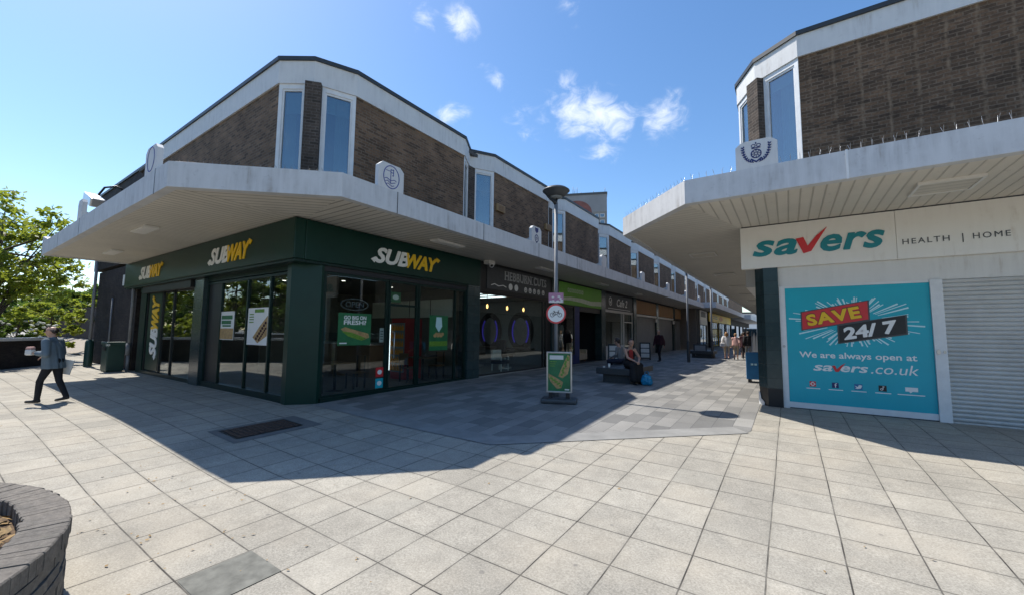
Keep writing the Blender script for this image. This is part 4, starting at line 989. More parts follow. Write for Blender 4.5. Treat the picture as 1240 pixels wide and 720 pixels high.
plaque(at(FWE, -15.9, 4.50), .5, .56, 'grey blank crest plaque next to the floodlight on the left canopy', None, None)
plaque(at(frame((0, 8.16), (1, 0)), -.36, 4.50), .64, .53, 'white crest plaque with a dark blue crown and laurel wreath', emblem_crown, 'navy')
FR2 = frame((-3.43, 0), (0, -1))

# ---- bird spikes
def spikes(label, runs, hgt=.115, mat='steel'):
    mb = MB(); base = runs[0][0]
    for (a, b, z) in runs:
        a = Vector((a[0], a[1], z)); b = Vector((b[0], b[1], z)); L_ = (b-a).length; n = int(L_/.13); d = (b-a).normalized(); s = Vector((-d.y, d.x, 0))
        mb.tube([a, b], .006, 4)
        for i in range(n):
            p = a+d*(i+.5)*L_/n; j = random.uniform(-.02, .02)
            for k in (-1, 1): mb.tube([p, p+Vector((0, 0, hgt+j*.6))+s*k*.04+d*random.uniform(-.03, .03)], .0028, 3, caps=False)
    return tag(mb.build('bird_spikes', M[mat], None), label, 'bird spikes', None)
spikes('row of thin bird spikes along the pale canopy of the right shop', [((-1.5, 8.22), (12, 8.22), 4.54), ((-3.37, 10.1), (-1.56, 8.26), 4.54)])
spikes('row of thin bird spikes along the corner of the left canopy', [((-8.9, 2.38), (-6.87, 4.32), 4.54)], .06, 'darkgrey')

# ================================================================== FIXTURES
def soffit_light(x, y, rot, label, z=4.095, w=1.15, d=.30):
    o = thing('soffit_light', label, 'ceiling light', (x, y, z), rot, 'flat lights under the canopies')
    Mx = W[o]
    MB(Mx).bbox(-w/2, w/2, -d/2, d/2, -.055, -.001, .015).build('housing', M['white_dirty'], o)
    MB(Mx).box(-w/2+.05, w/2-.05, -d/2+.04, d/2-.04, -.062, -.056).build('diffuser', M['sign_white'], o)
for x, y, r, l in [(-13.4, 3.1, 0, 'flat white light under the left canopy between its two slanting shop names'), (-18.4, 3.5, 0, 'flat white light under the far left end of the left canopy'), (-7.95, 8.4, 1.571, 'flat white light under the canopy above the corner shop street sign'),
                   (-7.95, 14.0, 1.571, 'flat white light under the canopy in front of the barber sign'), (-7.95, 20.0, 1.571, 'flat white light under the canopy in front of the bright green sign'), (-7.95, 26.0, 1.571, 'flat white light under the canopy in front of the cafe sign')]:
    soffit_light(x, y, r, l)
def panel_light(x, y, rot, label, w=.78, d=.72):
    o = thing('soffit_light', label, 'ceiling light', (x, y, 4.095), rot, 'flat lights under the canopies'); Mx = W[o]
    mb = MB(Mx); mb.box(-w/2, w/2, -d/2, -d/2+.04, -.05, -.001); mb.box(-w/2, w/2, d/2-.04, d/2, -.05, -.001); mb.box(-w/2, -w/2+.04, -d/2+.04, d/2-.04, -.05, -.001); mb.box(w/2-.04, w/2, -d/2+.04, d/2-.04, -.05, -.001); mb.build('housing', M['white_dirty'], o)
    MB(Mx).box(-w/2+.04, w/2-.04, -d/2+.04, d/2-.04, -.035, -.002).build('diffuser', M['soffit_w2'], o)
panel_light(2.23, 9.45, 0, 'square recessed light under the canopy above the cream sign')
for i, y in enumerate((13.9, 19.0, 24.2, 29.5, 35.0, 41.0)):
    panel_light(-2.15, y, 0, ['nearest', 'second nearest', 'third nearest', 'fourth nearest', 'fifth nearest', 'farthest'][i]+' square light along the underside of the right canopy over the street', .75, .65)
def cctv(x, y, z, label):
    o = thing('security_camera', label, 'camera', (x, y, z))
    MB().bbox(x-.12, x+.12, y-.18, y+.18, z-.14, z, .015).build('housing', M['white_dirty'], o); mb = MB(); mb.ball((x+.13, y-.05, z-.18), .09); mb.build('dome', M['white'], o); MB().ball((x+.17, y-.09, z-.2), .05).build('lens', M['black'], o)
cctv(-8.72, 11.35, 4.09, 'white security camera under the canopy between the corner shop and barber signs')
def floodlight():
    o = thing('floodlight', 'grey floodlight on a bent arm above the left end of the canopy', 'lamp', (-22.9, 4.8, 6.3))
    MB().box(-23.02, -22.8, 4.66, 4.80, 5.8, 7.5).build('bracket', M['black'], o); MB().tube([(-22.95, 4.7, 7.3), (-23.0, 4.3, 7.45), (-23.2, 4.0, 7.35), (-23.3, 3.85, 7.0)], .04).build('arm', M['black'], o)
    mb = MB(Matrix.Translation((-23.35, 3.75, 6.75)) @ Matrix.Rotation(.35, 4, 'Y')); mb.bbox(-.75, .75, -.22, .22, -.16, .2, .05); mb.build('lamp_body', M['steel'], o)
floodlight()
def vent(y, z, label):
    o = thing('wall_vent', label, 'vent', (-9, y, z), group='tan vents on the brick upper wall'); MB(FS).bbox(y-.26, y+.26, z-.14, z+.14, .001, .10, .02).build('cover', M['vent'], o)
    mb = MB(FS)
    for k in range(5): mb.box(y-.2, y+.2, z-.1+k*.045, z-.085+k*.045, .101, .112)
    mb.build('slat', M['wood'], o)
vent(12.28, 6.27, 'tan wall vent near the left edge of the second brick panel'); vent(16.0, 6.35, 'tan wall vent close to the street lamp head')

# ---- street lamps
def lamp_dish(x, y, h, label, sticker=True):
    g = gz(x, y); o = thing('street_lamp', label, 'street lamp', (x, y, g), group='street lamps of the shopping street')
    MB().tube([(x, y, g-.05), (x, y, g+h-.32)], .048, 16).build('pole', M['grey'], o)
    MB().lathe([(.0, 0), (.085, 0), (.085, 1.0), (.05, 1.05)], (x, y, g), 16).build('pole_base', M['grey'], o)
    v = Vector((-math.cos(YAW), -math.sin(YAW), 0))
    mb = MB(); mb.tube([(x, y, g+h-.36), (x+v.x*.05, y+v.y*.05, g+h-.28), (x+v.x*.2, y+v.y*.2, g+h-.16), (x+v.x*.31, y+v.y*.31, g+h-.02)], [.055, .05, .035, .02], 8)
    mb.tube([(x, y, g+h-.34), (x-v.x*.02, y-v.y*.02, g+h-.2)], .03, 8); mb.build('arm', M['black'], o)
    MB().lathe([(0, .105), (.12, .10), (.28, .065), (.355, .01), (.36, -.01), (.345, -.02), (.30, -.07), (.24, -.125), (.20, -.155), (.17, -.165)], (x, y, g+h), 32).build('dish', M['darkgrey'], o)
    MB().lathe([(.168, -.150), (.165, -.175), (.10, -.205), (0, -.21)], (x, y, g+h), 24).build('diffuser', M['interior_pale'], o)
    return o
lamp_dish(-4.96, 9.30, 5.33, 'grey street lamp with a shallow dish head rising behind the framed pavement sign')
def lamp_post(x, y, h, label, base, rb):
    g = gz(x, y); o = thing('street_lamp', label, 'street lamp', (x, y, g), group='street lamps of the shopping street')
    MB().tube([(x, y, g-.05), (x, y, g+h)], .055, 12).build('pole', M['grey'], o); MB().lathe([(rb, 0), (rb, base), (rb*.7, base+.08), (.05, base+.1)], (x, y, g), 14).build('pole_base', M['green_bin'] if rb > .12 else M['darkgrey'], o)
    MB().lathe([(.0, .1), (.30, .03), (.36, -.01), (.24, -.12), (0, -.2)], (x, y, g+h), 20).build('dish', M['darkgrey'], o)
lamp_post(-4.69, 24.45, 5.3, 'second grey street lamp beyond the walking man', 1.1, .085); lamp_post(-4.22, 29.7, 5.0, 'third and farthest grey street lamp down the street', 1.1, .085)
lamp_post(-25.0, 4.3, 5.9, 'grey lamp post with a thick dark base beside the dark brick wall on the left', 1.05, .14)
# tilt towards the viewer is none: posts are upright

# ---- round road sign and sticker on the near lamp post
def cycle_sign():
    fr = Matrix(((math.cos(.5), 0, math.sin(.5), -4.96), (math.sin(.5), 0, -math.cos(.5), 9.30), (0, 1, 0, 0), (0, 0, 0, 1)))
    o = thing('road_sign', 'round white road sign with a red ring and a black bicycle', 'road sign', (-4.96, 9.25, 1.9)); c = 2.07
    MB(fr).disc(0, c, .255, .255, .056, .064, 40).build('plate', M['grey'], o); MB(fr).ring(0, c, .253, .253, .042, .0645, .067, 40).build('red_ring', M['lred'], o); MB(fr).disc(0, c, .211, .211, .0645, .0662, 40).build('white_face', M['lwhite'], o)
    b = MB(fr)
    for sx in (-1, 1): b.ring(sx*.095, c-.03, .058, .058, .013, .0666, .068, 20)
    for q in ([(-.095, -.03), (-.045, .04), (.055, .04), (.0, -.03), (-.095, -.03)], [(0, -.03), (-.052, .065)], [(.095, -.03), (.05, .075), (.085, .08)], [(-.075, .068), (-.03, .068)]): b.stroke([(x, c+y) for x, y in q], .014, .0682, .0692)
    b.build('bicycle_symbol', M['black'], o)
    mb = MB(fr); mb.box(-.06, .06, c-.05, c+.02, .03, .056); mb.build('clamp', M['grey'], o)
    s = thing('sticker_board', 'small pink and white notice fixed above the round bicycle sign', 'notice', (-4.96, 9.25, 2.35)); MB(fr).box(-.19, .19, 2.345, 2.60, .052, .062).build('board', M['pink'], s)
    q = MB(fr)
    for k in range(7): q.disc(random.uniform(-.15, .15), random.uniform(2.38, 2.57), random.uniform(.02, .05), .025, .0622+.0002*k, .0632+.0002*k, 9)
    q.box(-.18, .18, 2.35, 2.385, .0622, .065); q.build('print', M['paper'], s)
cycle_sign()

# ---- framed pavement sign
def swing_sign():
    x, y = -4.50, 8.60; g = gz(x, y)+.006; a = .38
    fr = Matrix(((math.cos(a), 0, math.sin(a), x), (math.sin(a), 0, -math.cos(a), y), (0, 1, 0, g), (0, 0, 0, 1)))
    o = thing('pavement_sign', 'silver framed pavement sign with a food poster on a weighted dark base', 'pavement sign', (x, y, g))
    mb = MB(fr); mb.add(*(lambda b: (b.v, b.f))(MB().bbox(-.41, .41, 0.0, .10, -.25, .25, .035))); mb.build('base', M['navy'] if False else M['darkgrey'], o)
    for s in (-1, 1): MB(fr).bbox(s*.2-.045, s*.2+.045, .09, .23, -.03, .03, .008).build('spring_leg', M['black'], o)
    mb = MB(fr); mb.bbox(-.30, -.262, .22, 1.17, -.035, .035, .008); mb.bbox(.262, .30, .22, 1.17, -.035, .035, .008); mb.bbox(-.262, .262, 1.132, 1.17, -.035, .034, .008); mb.bbox(-.262, .262, .22, .258, -.035, .034, .008); mb.build('frame', M['steel'], o)
    p = MB(fr).box(-.262, .262, .258, 1.132, -.02, .015).build('poster', M['poster_green'], o)
    MB(fr).box(-.225, .10, .99, 1.085, .016, .018).build('heading', M['paper'], p)
    t = MB(); put_text(t, 'NEW MENU', fr, -.20, 1.005, .27, .03, .0182, .001, bold=.02) if False else None
    for k in range(3): MB(fr).box(-.22, -.22+.16-.02*k, .93-.05*k, .945-.05*k, .016, .018).build('print', M['salad'], p)
    MB(fr).poly([(-.02, .60), (.05, .78), (.14, .98), (.20, 1.10), (.245, 1.08), (.25, .86), (.20, .66), (.08, .56)], .016, .0185).build('picture', M['bread'], p)
    MB(fr).poly([(-.25, .66), (-.17, .62), (-.02, .54), (.09, .47), (.05, .33), (-.05, .31), (-.20, .47), (-.25, .58)], .016, .0185).build('picture', M['bread'], p)
    q = MB(fr)
    for k in range(9): q.disc(.06+.018*k+.02*math.sin(k*2), .64+.05*k, .028, .03, .0187+.0003*k, .0197+.0003*k, 8)
    q.build('filling', M['salad'], p); q = MB(fr)
    for k in range(9): q.disc(-.19+.027*k, .56-.02*k+.02*math.sin(k*3), .03, .022, .0187+.0003*k, .0199+.0003*k, 8)
    q.build('filling', M['salad'], p); MB(fr).box(.13, .235, .285, .315, .016, .018).build('print', M['paper'], p)
swing_sign()

# ---- black chalkboards by the cafe
def a_board(x, y, rz, label, panels=3, h=1.05, mat='paper', w=.62):
    g = gz(x, y)+.006; o = thing('chalkboard_stand', label, 'a-board', (x, y, g), rz, 'folding boards outside the cafe' if panels == 3 else None)
    B = W[o]
    for s in (-1, 1):
        Mx = B @ Matrix.Translation((0, s*.22, 0)) @ Matrix.Rotation(s*.2, 4, 'X') @ Matrix(((1, 0, 0, 0), (0, 0, 1, 0), (0, 1, 0, 0), (0, 0, 0, 1)))
        f = MB(Mx); f.box(-w/2, -w/2+.06, 0, h, -.02, .02); f.box(w/2-.06, w/2, 0, h, -.02, .02); f.box(-w/2+.06, w/2-.06, h-.05, h, -.02, .019); f.box(-w/2+.06, w/2-.06, .06, .11, -.02, .019); f.box(-w/2+.06, w/2-.06, .11, h-.05, -.012, .006)
        fr = f.build('leaf', M['black'], o)
        for k in range(panels):
            hh = (h-.18)/panels; MB(Mx).box(-w/2+.075, w/2-.075, .13+hh*k+.02, .13+hh*(k+1)-.03, (.0065 if s > 0 else -.0185), (.012 if s > 0 else -.0125)).build('panel', M[mat], fr)
a_board(-7.2, 19.6, .35, 'black folding board with three pale panels left of the seated woman'); a_board(-7.2, 24.8, .35, 'black folding board with three pale panels right of the seated woman')
a_board(-4.95, 29.6, .2, 'black folding board with one white sheet standing on the far bench', 1, .9, w=.8, mat='interior_pale')

# ---- benches
def bench(x0, x1, y0, y1, label):
    g = 0; o = thing('bench', label, 'bench', ((x0+x1)/2, y0, g), group='dark stone benches in the street')
    MB().bbox(x0, x1, y0, y1, .27, .47, .015).build('seat', M['stone_dark'], o); MB().bbox(x0+.18, x1-.12, y0+.15, y1-.15, -.02, .275, .01).build('plinth', M['stone_dark'], o)
bench(-5.25, -4.05, 12.6, 14.9, 'dark stone bench with the woman sitting on it'); bench(-5.6, -4.1, 29.2, 31.0, 'dark stone bench farther up the street with a board on it')
def cups():
    for x, y, h, l in ((-4.86, 12.75, .12, 'white paper cup standing on the near bench'), (-5.02, 12.72, .05, 'tiny white scrap left of the cup on the bench')):
        o = thing('paper_cup' if h > .1 else 'paper_scrap', l, 'cup' if h > .1 else 'litter', (x, y, .471)); MB().lathe([(0, 0), (.032, 0), (.042, h), (.036, h), (.030, .01)], (x, y, .471), 14).build('body', M['lwhite'], o)
        if h > .1: MB().lathe([(.045, h-.01), (.045, h+.008), (.03, h+.014), (0, h+.014)], (x, y, .471), 14).build('lid', M['paper'], o)
cups()
# ---- green litter bin by the dark wall
def bin_():
    x, y = -21.7, 4.40; g = gz(x, y)
    o = thing('litter_bin', 'dark green litter bin against the dark brick wall left of the corner shop', 'bin', (x, y, g))
    mb = MB(); mb.bbox(x-.42, x+.42, y-.25, y+.25, g+.02, g+1.02, .03); mb.build('body', M['green_bin'], o); MB().bbox(x-.45, x+.45, y-.28, y+.28, g+1.0, g+1.13, .03).build('lid', M['green_bin'], o)
    MB().box(x-.25, x+.25, y-.285, y-.27, g+.8, g+.93).build('opening', M['black'], o); MB().box(x+.36, x+.50, y-.30, y-.2, g+.98, g+1.06).build('latch', M['steel'], o)
bin_()
def blue_board():
    x, y = -.86, 15.9; o = thing('display_box', 'bright blue box on short feet just behind the green marble pillar', 'box', (x, y, 0))
    MB().bbox(x-.36, x+.36, y-.3, y+.3, .12, 1.0, .02).build('body', M['blue'], o)
    for sx in (-.28, .28): MB().box(x+sx-.04, x+sx+.04, y-.25, y+.25, .004, .125).build('foot', M['black'], o)
    mb = MB()
    for k in range(2): mb.box(x-.22+.1*k, x-.15+.1*k, y-.306, y-.301, .58, .64)
    mb.build('print', M['teal_pale'], o)
    r = thing('clothes_rail', 'white clothes hanging from a rail behind the blue box', 'clothes rail', (-.92, 18.6, 0)); x, y = -.92, 18.6
    MB().tube([(x-.3, y, .004), (x-.3, y, 1.7), (x+.3, y, 1.7), (x+.3, y, .004)], .02, 8).build('rail', M['steel'], r)
    for k in range(5):
        c = MB(); cx = x-.22+.11*k; c.poly([(cx-.05, .5+.04*k), (cx+.06, .5+.05*k), (cx+.05, 1.45), (cx+.01, 1.66), (cx-.04, 1.45)], y-.25, y+.25, Matrix(((1, 0, 0, 0), (0, 0, 1, 0), (0, 1, 0, 0), (0, 0, 0, 1)))); c.build('garment', M['cloth_white'], r)
blue_board()
# ---- drain cover
def drain():
    o = thing('drain_cover', 'rusty rectangular drain cover set in the paving in the canopy shade', 'drain cover', (-7.75, 3.6, gz(-7.75, 3.6)))
    g = lambda x, y, d: (x, y, gz(x, y)+d)
    x0, x1, y0, y1 = -8.13, -7.42, 3.05, 4.14; X0, X1, Y0, Y1 = -8.26, -7.22, 2.93, 4.40
    mb = MB()
    def sh(a, b, c, d, z, n=4):
        vs = []; fs = []
        for i in range(n+1):
            for j in range(n+1): vs.append(g(a+(b-a)*i/n, c+(d-c)*j/n, z))
        for i in range(n):
            for j in range(n): k = i*(n+1)+j; fs.append((k, k+n+1, k+n+2, k+1))
        mb.add(vs, fs)
    sh(X0, X1, Y0, Y1, .005); mb.build('surround', M['frame_iron'], o); mb = MB(); sh(x0, x1, y0, y1, .012)
    mb.build('plate', M['black'], o); mb = MB()
    for i in range(8):
        for j in range(12):
            a = x0+.03+i*(x1-x0-.06)/8; b = y0+.03+j*(y1-y0-.06)/12; z = gz(a, b)+.0125; mb.box(a+.008, a+.072, b+.01, b+.075, z, z+.006)
    mb.build('tread_pattern', M['grate'], o)
drain()
# ---- brick planter in the near corner
def planter():
    cx, cy, ro, ri = -4.55, -1.26, 2.01, 1.77; g = -.27; zt = .30
    o = thing('brick_planter', 'round weathered brick planter filled with mulch in the near left corner', 'planter', (cx, cy, g))
    mb = MB(); n = 190; rnd = random.Random(3)
    for i in range(n):
        a0 = 2*math.pi*(i+.02)/n; a1 = 2*math.pi*(i+.98)/n; r0 = ri+rnd.uniform(-.012, .012); r1 = ro+rnd.uniform(-.009, .006); z1 = zt+rnd.uniform(-.004, .003); zb = zt-.105
        P = lambda r, a, z: (cx+r*math.cos(a), cy+r*math.sin(a), z)
        c = .008
        mb.add([P(r0, a0, zb), P(r1, a0, zb), P(r1, a1, zb), P(r0, a1, zb), P(r0+c, a0, z1), P(r1-c, a0, z1), P(r1-c, a1, z1), P(r0+c, a1, z1), P(r1, a0, z1-c), P(r1, a1, z1-c), P(r0, a0, z1-c), P(r0, a1, z1-c)],
               [(4, 5, 6, 7), (0, 1, 8, 5, 4, 10), (3, 11, 7, 6, 9, 2), (1, 2, 9, 8), (8, 9, 6, 5), (0, 10, 11, 3), (10, 4, 7, 11)])
    mb.build('coping', M['brick_planter'], o)
    mb = MB()
    for c in range(6):
        z1 = zt-.118-c*.075; z0 = z1-.064; m = 58
        for i in range(m):
            a0 = 2*math.pi*(i+.5*(c % 2)+.02)/m; a1 = 2*math.pi*(i+.5*(c % 2)+.98)/m; r1 = ro-.012+rnd.uniform(-.008, .008); vs = []
            for k in range(4):
                a = a0+(a1-a0)*k/3
                for (r, z) in ((r1, z0), (r1, z1), (ro-.1, z1), (ro-.1, z0)): vs.append((cx+r*math.cos(a), cy+r*math.sin(a), z))
            fs = [(0, 1, 2, 3), (15, 14, 13, 12)]
            for k in range(3):
                for j in range(4): fs.append((k*4+j, k*4+4+j, k*4+4+(j+1) % 4, k*4+(j+1) % 4))
            mb.add(vs, fs)
    mb.build('wall_bricks', M['brick_planter'], o)
    MB().lathe([(ri+.02, -.02), (ro-.028, -.02), (ro-.028, zt-g-.02), (ro-.06, zt-g-.012), (ri+.05, zt-g-.012), (ri+.02, zt-g-.05), (ri+.02, .1)], (cx, cy, g), 72).build('mortar_core', M['mortar'], o)
    mb = MB(); vs = [(cx, cy, .20)]; fs = []; rings, m = 10, 48
    for j in range(1, rings+1):
        for i in range(m):
            a = 2*math.pi*i/m; r = ri*j/rings*1.01; x, y = cx+r*math.cos(a), cy+r*math.sin(a); vs.append((x, y, .19+.03*noise.noise((x*3, y*3, 0))))
    for i in range(m): fs.append((0, 1+i, 1+(i+1) % m))
    for j in range(rings-1):
        for i in range(m): a = 1+j*m+i; b = 1+j*m+(i+1) % m; fs.append((a, a+m, b+m, b))
    mb.add(vs, fs, True); mb.build('mulch', M['soil'], o)
    mb = MB()
    for i in range(2600):
        a = rnd.uniform(0, 2*math.pi); r = ri*math.sqrt(rnd.uniform(.35, .98)); x, y = cx+r*math.cos(a), cy+r*math.sin(a); z = .205+rnd.uniform(0, .035)
        t = rnd.uniform(0, math.pi); s = rnd.uniform(.012, .05); w = s*rnd.uniform(.25, .6); d = Vector((math.cos(t), math.sin(t), rnd.uniform(-.5, .5)))*s; e = Vector((-math.sin(t), math.cos(t), rnd.uniform(-.5, .5)))*w; c = Vector((x, y, z))
        mb.add([c-d, c+e, c+d, c-e], [(0, 1, 2, 3)])
    l = mb.build('leaf_litter', M['leaf_dry'], o); l['kind'] = 'stuff'
planter()
def low_wall():
    a = Vector((-27.9, 3.35)); b = Vector((-23.2, -.55)); d = (b-a).normalized(); F = frame((a.x, a.y), (d.x, d.y), gz(-26, 2)); L_ = (b-a).length+6
    o = thing('low_wall', 'low dark wall with a white coping on the far left behind the walking man', 'wall', (a.x, a.y, 0))
    MB(F).box(0, L_, -.05, 1.12, -.35, 0).build('wall', M['brick_dark'], o); MB(F).box(-.04, L_+.04, 1.121, 1.24, -.42, .06).build('coping', M['white'], o)
low_wall()
def garden_wall():
    o = thing('garden_wall', 'tall dark brick garden wall running off to the left behind the gravel bank', 'wall', (-28, 8, 0)); MB().box(-75, -27.4, 8, 8.25, -.2, 3.15).build('wall', M['brick_dark'], o); MB().box(-75, -27.4, 7.95, 8.3, 3.151, 3.25).build('coping', M['brick_dark'], o)
garden_wall()

# ---- what stands in the shops
def shop_things():
    o = thing('drinks_fridge', 'tall glass fronted drinks fridge with red sides seen through the corner shop door', 'fridge', (-10.6, 8.9, 0))
    MB().box(-11.0, -10.3, 9.0, 9.7, .02, 2.0).build('cabinet', M['cloth_red'], o); MB().box(-10.95, -10.35, 8.97, 8.999, .25, 1.85).build('door', M['interior_pale'], o); mb = MB(); mb.box(-10.955, -10.94, 8.89, 8.905, .3, 1.8); mb.build('light_tube', M['lit_led'], o)
    mb = MB()
    for k in range(6):
        for j in range(6): mb.lathe([(.03, 0), (.035, .1), (.012, .17), (.012, .2)], (-10.9+j*.1, 8.95, .3+k*.26), 8)
    mb.build('bottle_rows', M['orange'], o)['kind'] = 'stuff'
    o = thing('service_counter', 'dark service counter deep inside the corner shop', 'counter', (-13, 8.6, 0)); MB().bbox(-15.5, -11.6, 8.6, 9.3, .012, 1.1, .02).build('body', M['wood'], o); MB().bbox(-15.6, -11.5, 8.5, 9.4, 1.1, 1.16, .01).build('top', M['steel'], o)
    MB().box(-15.4, -11.7, 9.0, 9.02, 1.16, 1.5).build('glass_screen', M['glass'], o)
    o = thing('menu_board', 'row of pale menu boards high on the back wall of the corner shop', 'menu board', (-12, 10.85, 2.2))
    for k in range(4): MB().box(-14.5+k*1.15, -13.45+k*1.15, 10.82, 10.87, 2.1, 2.75).build('board', M['sign_white'], o)
    for k, (x, y) in enumerate(((-10.3, 6.2), (-11.4, 7.4), (-10.0, 8.2), (-11.6, 9.4), (-10.4, 9.7), (-13.0, 6.4), (-16.5, 6.2))):
        o = thing('ceiling_spot', 'small lit ceiling spot inside the corner shop', 'ceiling light', (x, y, 3.1), group='ceiling spots in the corner shop'); MB().lathe([(0, -.01), (.05, -.012), (.06, 0)], (x, y, 3.115), 12).build('lens', M['lit_white'], o); MB().lathe([(.06, -.012), (.075, -.01), (.075, .0)], (x, y, 3.118), 12).build('rim', M['white'], o)
    # low tables and chairs near the glass
    for k, (x, y) in enumerate(((-9.9, 6.3), (-9.9, 9.4))):
        o = thing('cafe_table', ['small square cafe table behind the fresh poster', 'small square cafe table behind the cup poster'][k], 'table', (x, y, 0), group='small tables in the corner shop'); MB().bbox(x-.35, x+.35, y-.35, y+.35, .72, .76, .008).build('top', M['wood'], o); MB().tube([(x, y, .03), (x, y, .72)], .035).build('column', M['black'], o); MB().lathe([(0, .02), (.22, .0), (.22, -.01)], (x, y, .02), 16).build('foot', M['black'], o)
        for sgn in (-1, 1):
            cy = y+.62*sgn; c = thing('cafe_chair', ('dark chair on the near side of the ' if sgn < 0 else 'dark chair on the far side of the ')+['table behind the fresh poster', 'table behind the cup poster'][k], 'chair', (x, cy, 0), group='dark chairs in the corner shop')
            MB().bbox(x-.2, x+.2, cy-.2, cy+.2, .43, .47, .01).build('seat', M['wood'], c); MB().box(x-.2, x+.2, cy+.18*sgn-.015, cy+.18*sgn+.015, .55, .9).build('backrest', M['wood'], c)
            for a in (-.17, .17):
                for b in (-.17, .17): MB().box(x+a-.018, x+a+.018, cy+b-.018, cy+b+.018, .012, .9 if b*sgn > 0 else .43).build('leg', M['black'], c)
    # barber
    for k, (y, x, l) in enumerate(((12.9, -10.0, 'left'), (14.3, -10.0, 'middle'), (15.6, -10.0, 'right'))):
        o = thing('pendant_lamp', l+' of the three glowing pendant bulbs in the barber window', 'pendant lamp', (x, y, 2.6), group='pendant bulbs in the barber shop')
        MB().tube([(x, y, 2.78), (x, y, 3.1)], .008, 6).build('cord', M['black'], o); MB().lathe([(.03, 0), (.03, .08), (0, .09)], (x, y, 2.70), 12).build('holder', M['black'], o); MB().ball((x, y, 2.60), (.042, .042, .09)).build('bulb', M['lit_warm'], o)
    for k in range(4):
        o = thing('led_strip', 'thin white light strip on the barber shop ceiling', 'ceiling light', (-11, 12+k, 3.08), group='ceiling strips in the barber shop'); MB().box(-13.2, -9.6, 11.7+k*.8, 11.74+k*.8, 3.06, 3.095).build('tube', M['lit_led'], o)
    for x, l in ((-12.9, 'left oval mirror with a violet light ring on the barber shop wall'), (-11.0, 'right oval mirror with a violet light ring on the barber shop wall')):
        F = frame((x, 16.93), (1, 0)); o = thing('mirror', l, 'mirror', (x, 16.9, 1.1), group='lit mirrors in the barber shop')
        MB(F).disc(0, 1.62, .75, .95, .0, .03, 36).build('backboard', M['black'], o); lr = MB(F)
        for sg in (-1, 1):
            pts = [(sg*.47*math.cos(q*.13), 1.62+.74*math.sin(q*.13)) for q in range(-6, 7)]; lr.stroke(pts, .07, .031, .05)
        lr.build('light_ring', M['lit_violet'], o); MB(F).disc(0, 1.62, .40, .68, .031, .036, 36).build('glass', M['steel'], o)
        MB(F).box(-.8, .8, .75, .82, .0, .4).build('shelf', M['black'], o)
    for k, (x, y) in enumerate(((-12.0, 14.8), (-10.3, 14.6))):
        o = thing('barber_chair', ['black barber chair at the left mirror', 'black barber chair at the right mirror'][k], 'chair', (x, y, 0), group='barber chairs'); MB().lathe([(.3, 0), (.3, .05), (.06, .09), (.06, .5)], (x, y, .012), 18).build('pedestal', M['steel'], o)
        MB().bbox(x-.28, x+.28, y-.28, y+.28, .5, .64, .04).build('seat', M['black'], o); MB().bbox(x-.26, x+.26, y-.34, y-.22, .66, 1.25, .04).build('backrest', M['black'], o)
        for s in (-1, 1): MB().bbox(x+s*.33-.05, x+s*.33+.05, y-.25, y+.2, .78, .84, .02).build('armrest', M['black'], o)
    o = thing('tub_chair', 'white and black waiting chair low in the barber window', 'chair', (-9.8, 13.7, 0)); MB().bbox(-10.1, -9.55, 13.3, 13.9, .3, .45, .04).build('seat', M['black'], o); MB().bbox(-10.1, -9.98, 13.3, 13.9, .45, .85, .03).build('backrest', M['cloth_white'], o)
    for a in (-10.05, -9.6):
        for b in (13.35, 13.85): MB().box(a-.02, a+.02, b-.02, b+.02, .012, .6).build('leg', M['white'], o)
    # charity shop: armchair in the doorway and clothes in the window
    x, y = -9.75, 20.75; o = thing('armchair', 'beige patterned armchair in the dark charity shop doorway', 'armchair', (x, y, 0))
    MB().bbox(x-.40, x+.36, y-.42, y+.42, .10, .46, .06).build('seat', M['cloth_beige'], o); MB().bbox(x-.48, x-.28, y-.46, y+.46, .3, 1.02, .08).build('backrest', M['cloth_beige'], o)
    for s in (-1, 1): MB().bbox(x-.4, x+.38, y+s*.45-.09, y+s*.45+.09, .1, .66, .06).build('armrest', M['cloth_beige'], o)
    for a in (-.3, .3):
        for b in (-.35, .35): MB().box(x+a-.03, x+a+.03, y+b-.03, y+b+.03, .012, .1).build('leg', M['wood'], o)
    MB().bbox(x-.28, x-.12, y-.2, y+.2, .5, .85, .05).build('cushion', M['lime'], o)
    for k, (y, mt, l) in enumerate(((17.7, 'lteal', 'teal dress hanging in the charity shop window'), (18.5, 'cloth_grey', 'grey coat hanging in the charity shop window'))):
        x = -9.6; o = thing('hanging_garment', l, 'clothing', (x, y, .9)); mb = MB(Matrix(((0, 0, 1, x), (1, 0, 0, y), (0, 1, 0, 0), (0, 0, 0, 1)))); mb.poly([(-.24, .85), (.24, .85), (.17, 1.6), (.27, 1.75), (.1, 1.98), (-.1, 1.98), (-.27, 1.75), (-.17, 1.6)], -.06, .06); mb.build('cloth', M[mt], o); MB().tube([(x, y, 1.97), (x, y, 2.15)], .01, 6).build('hook', M['steel'], o)
shop_things()

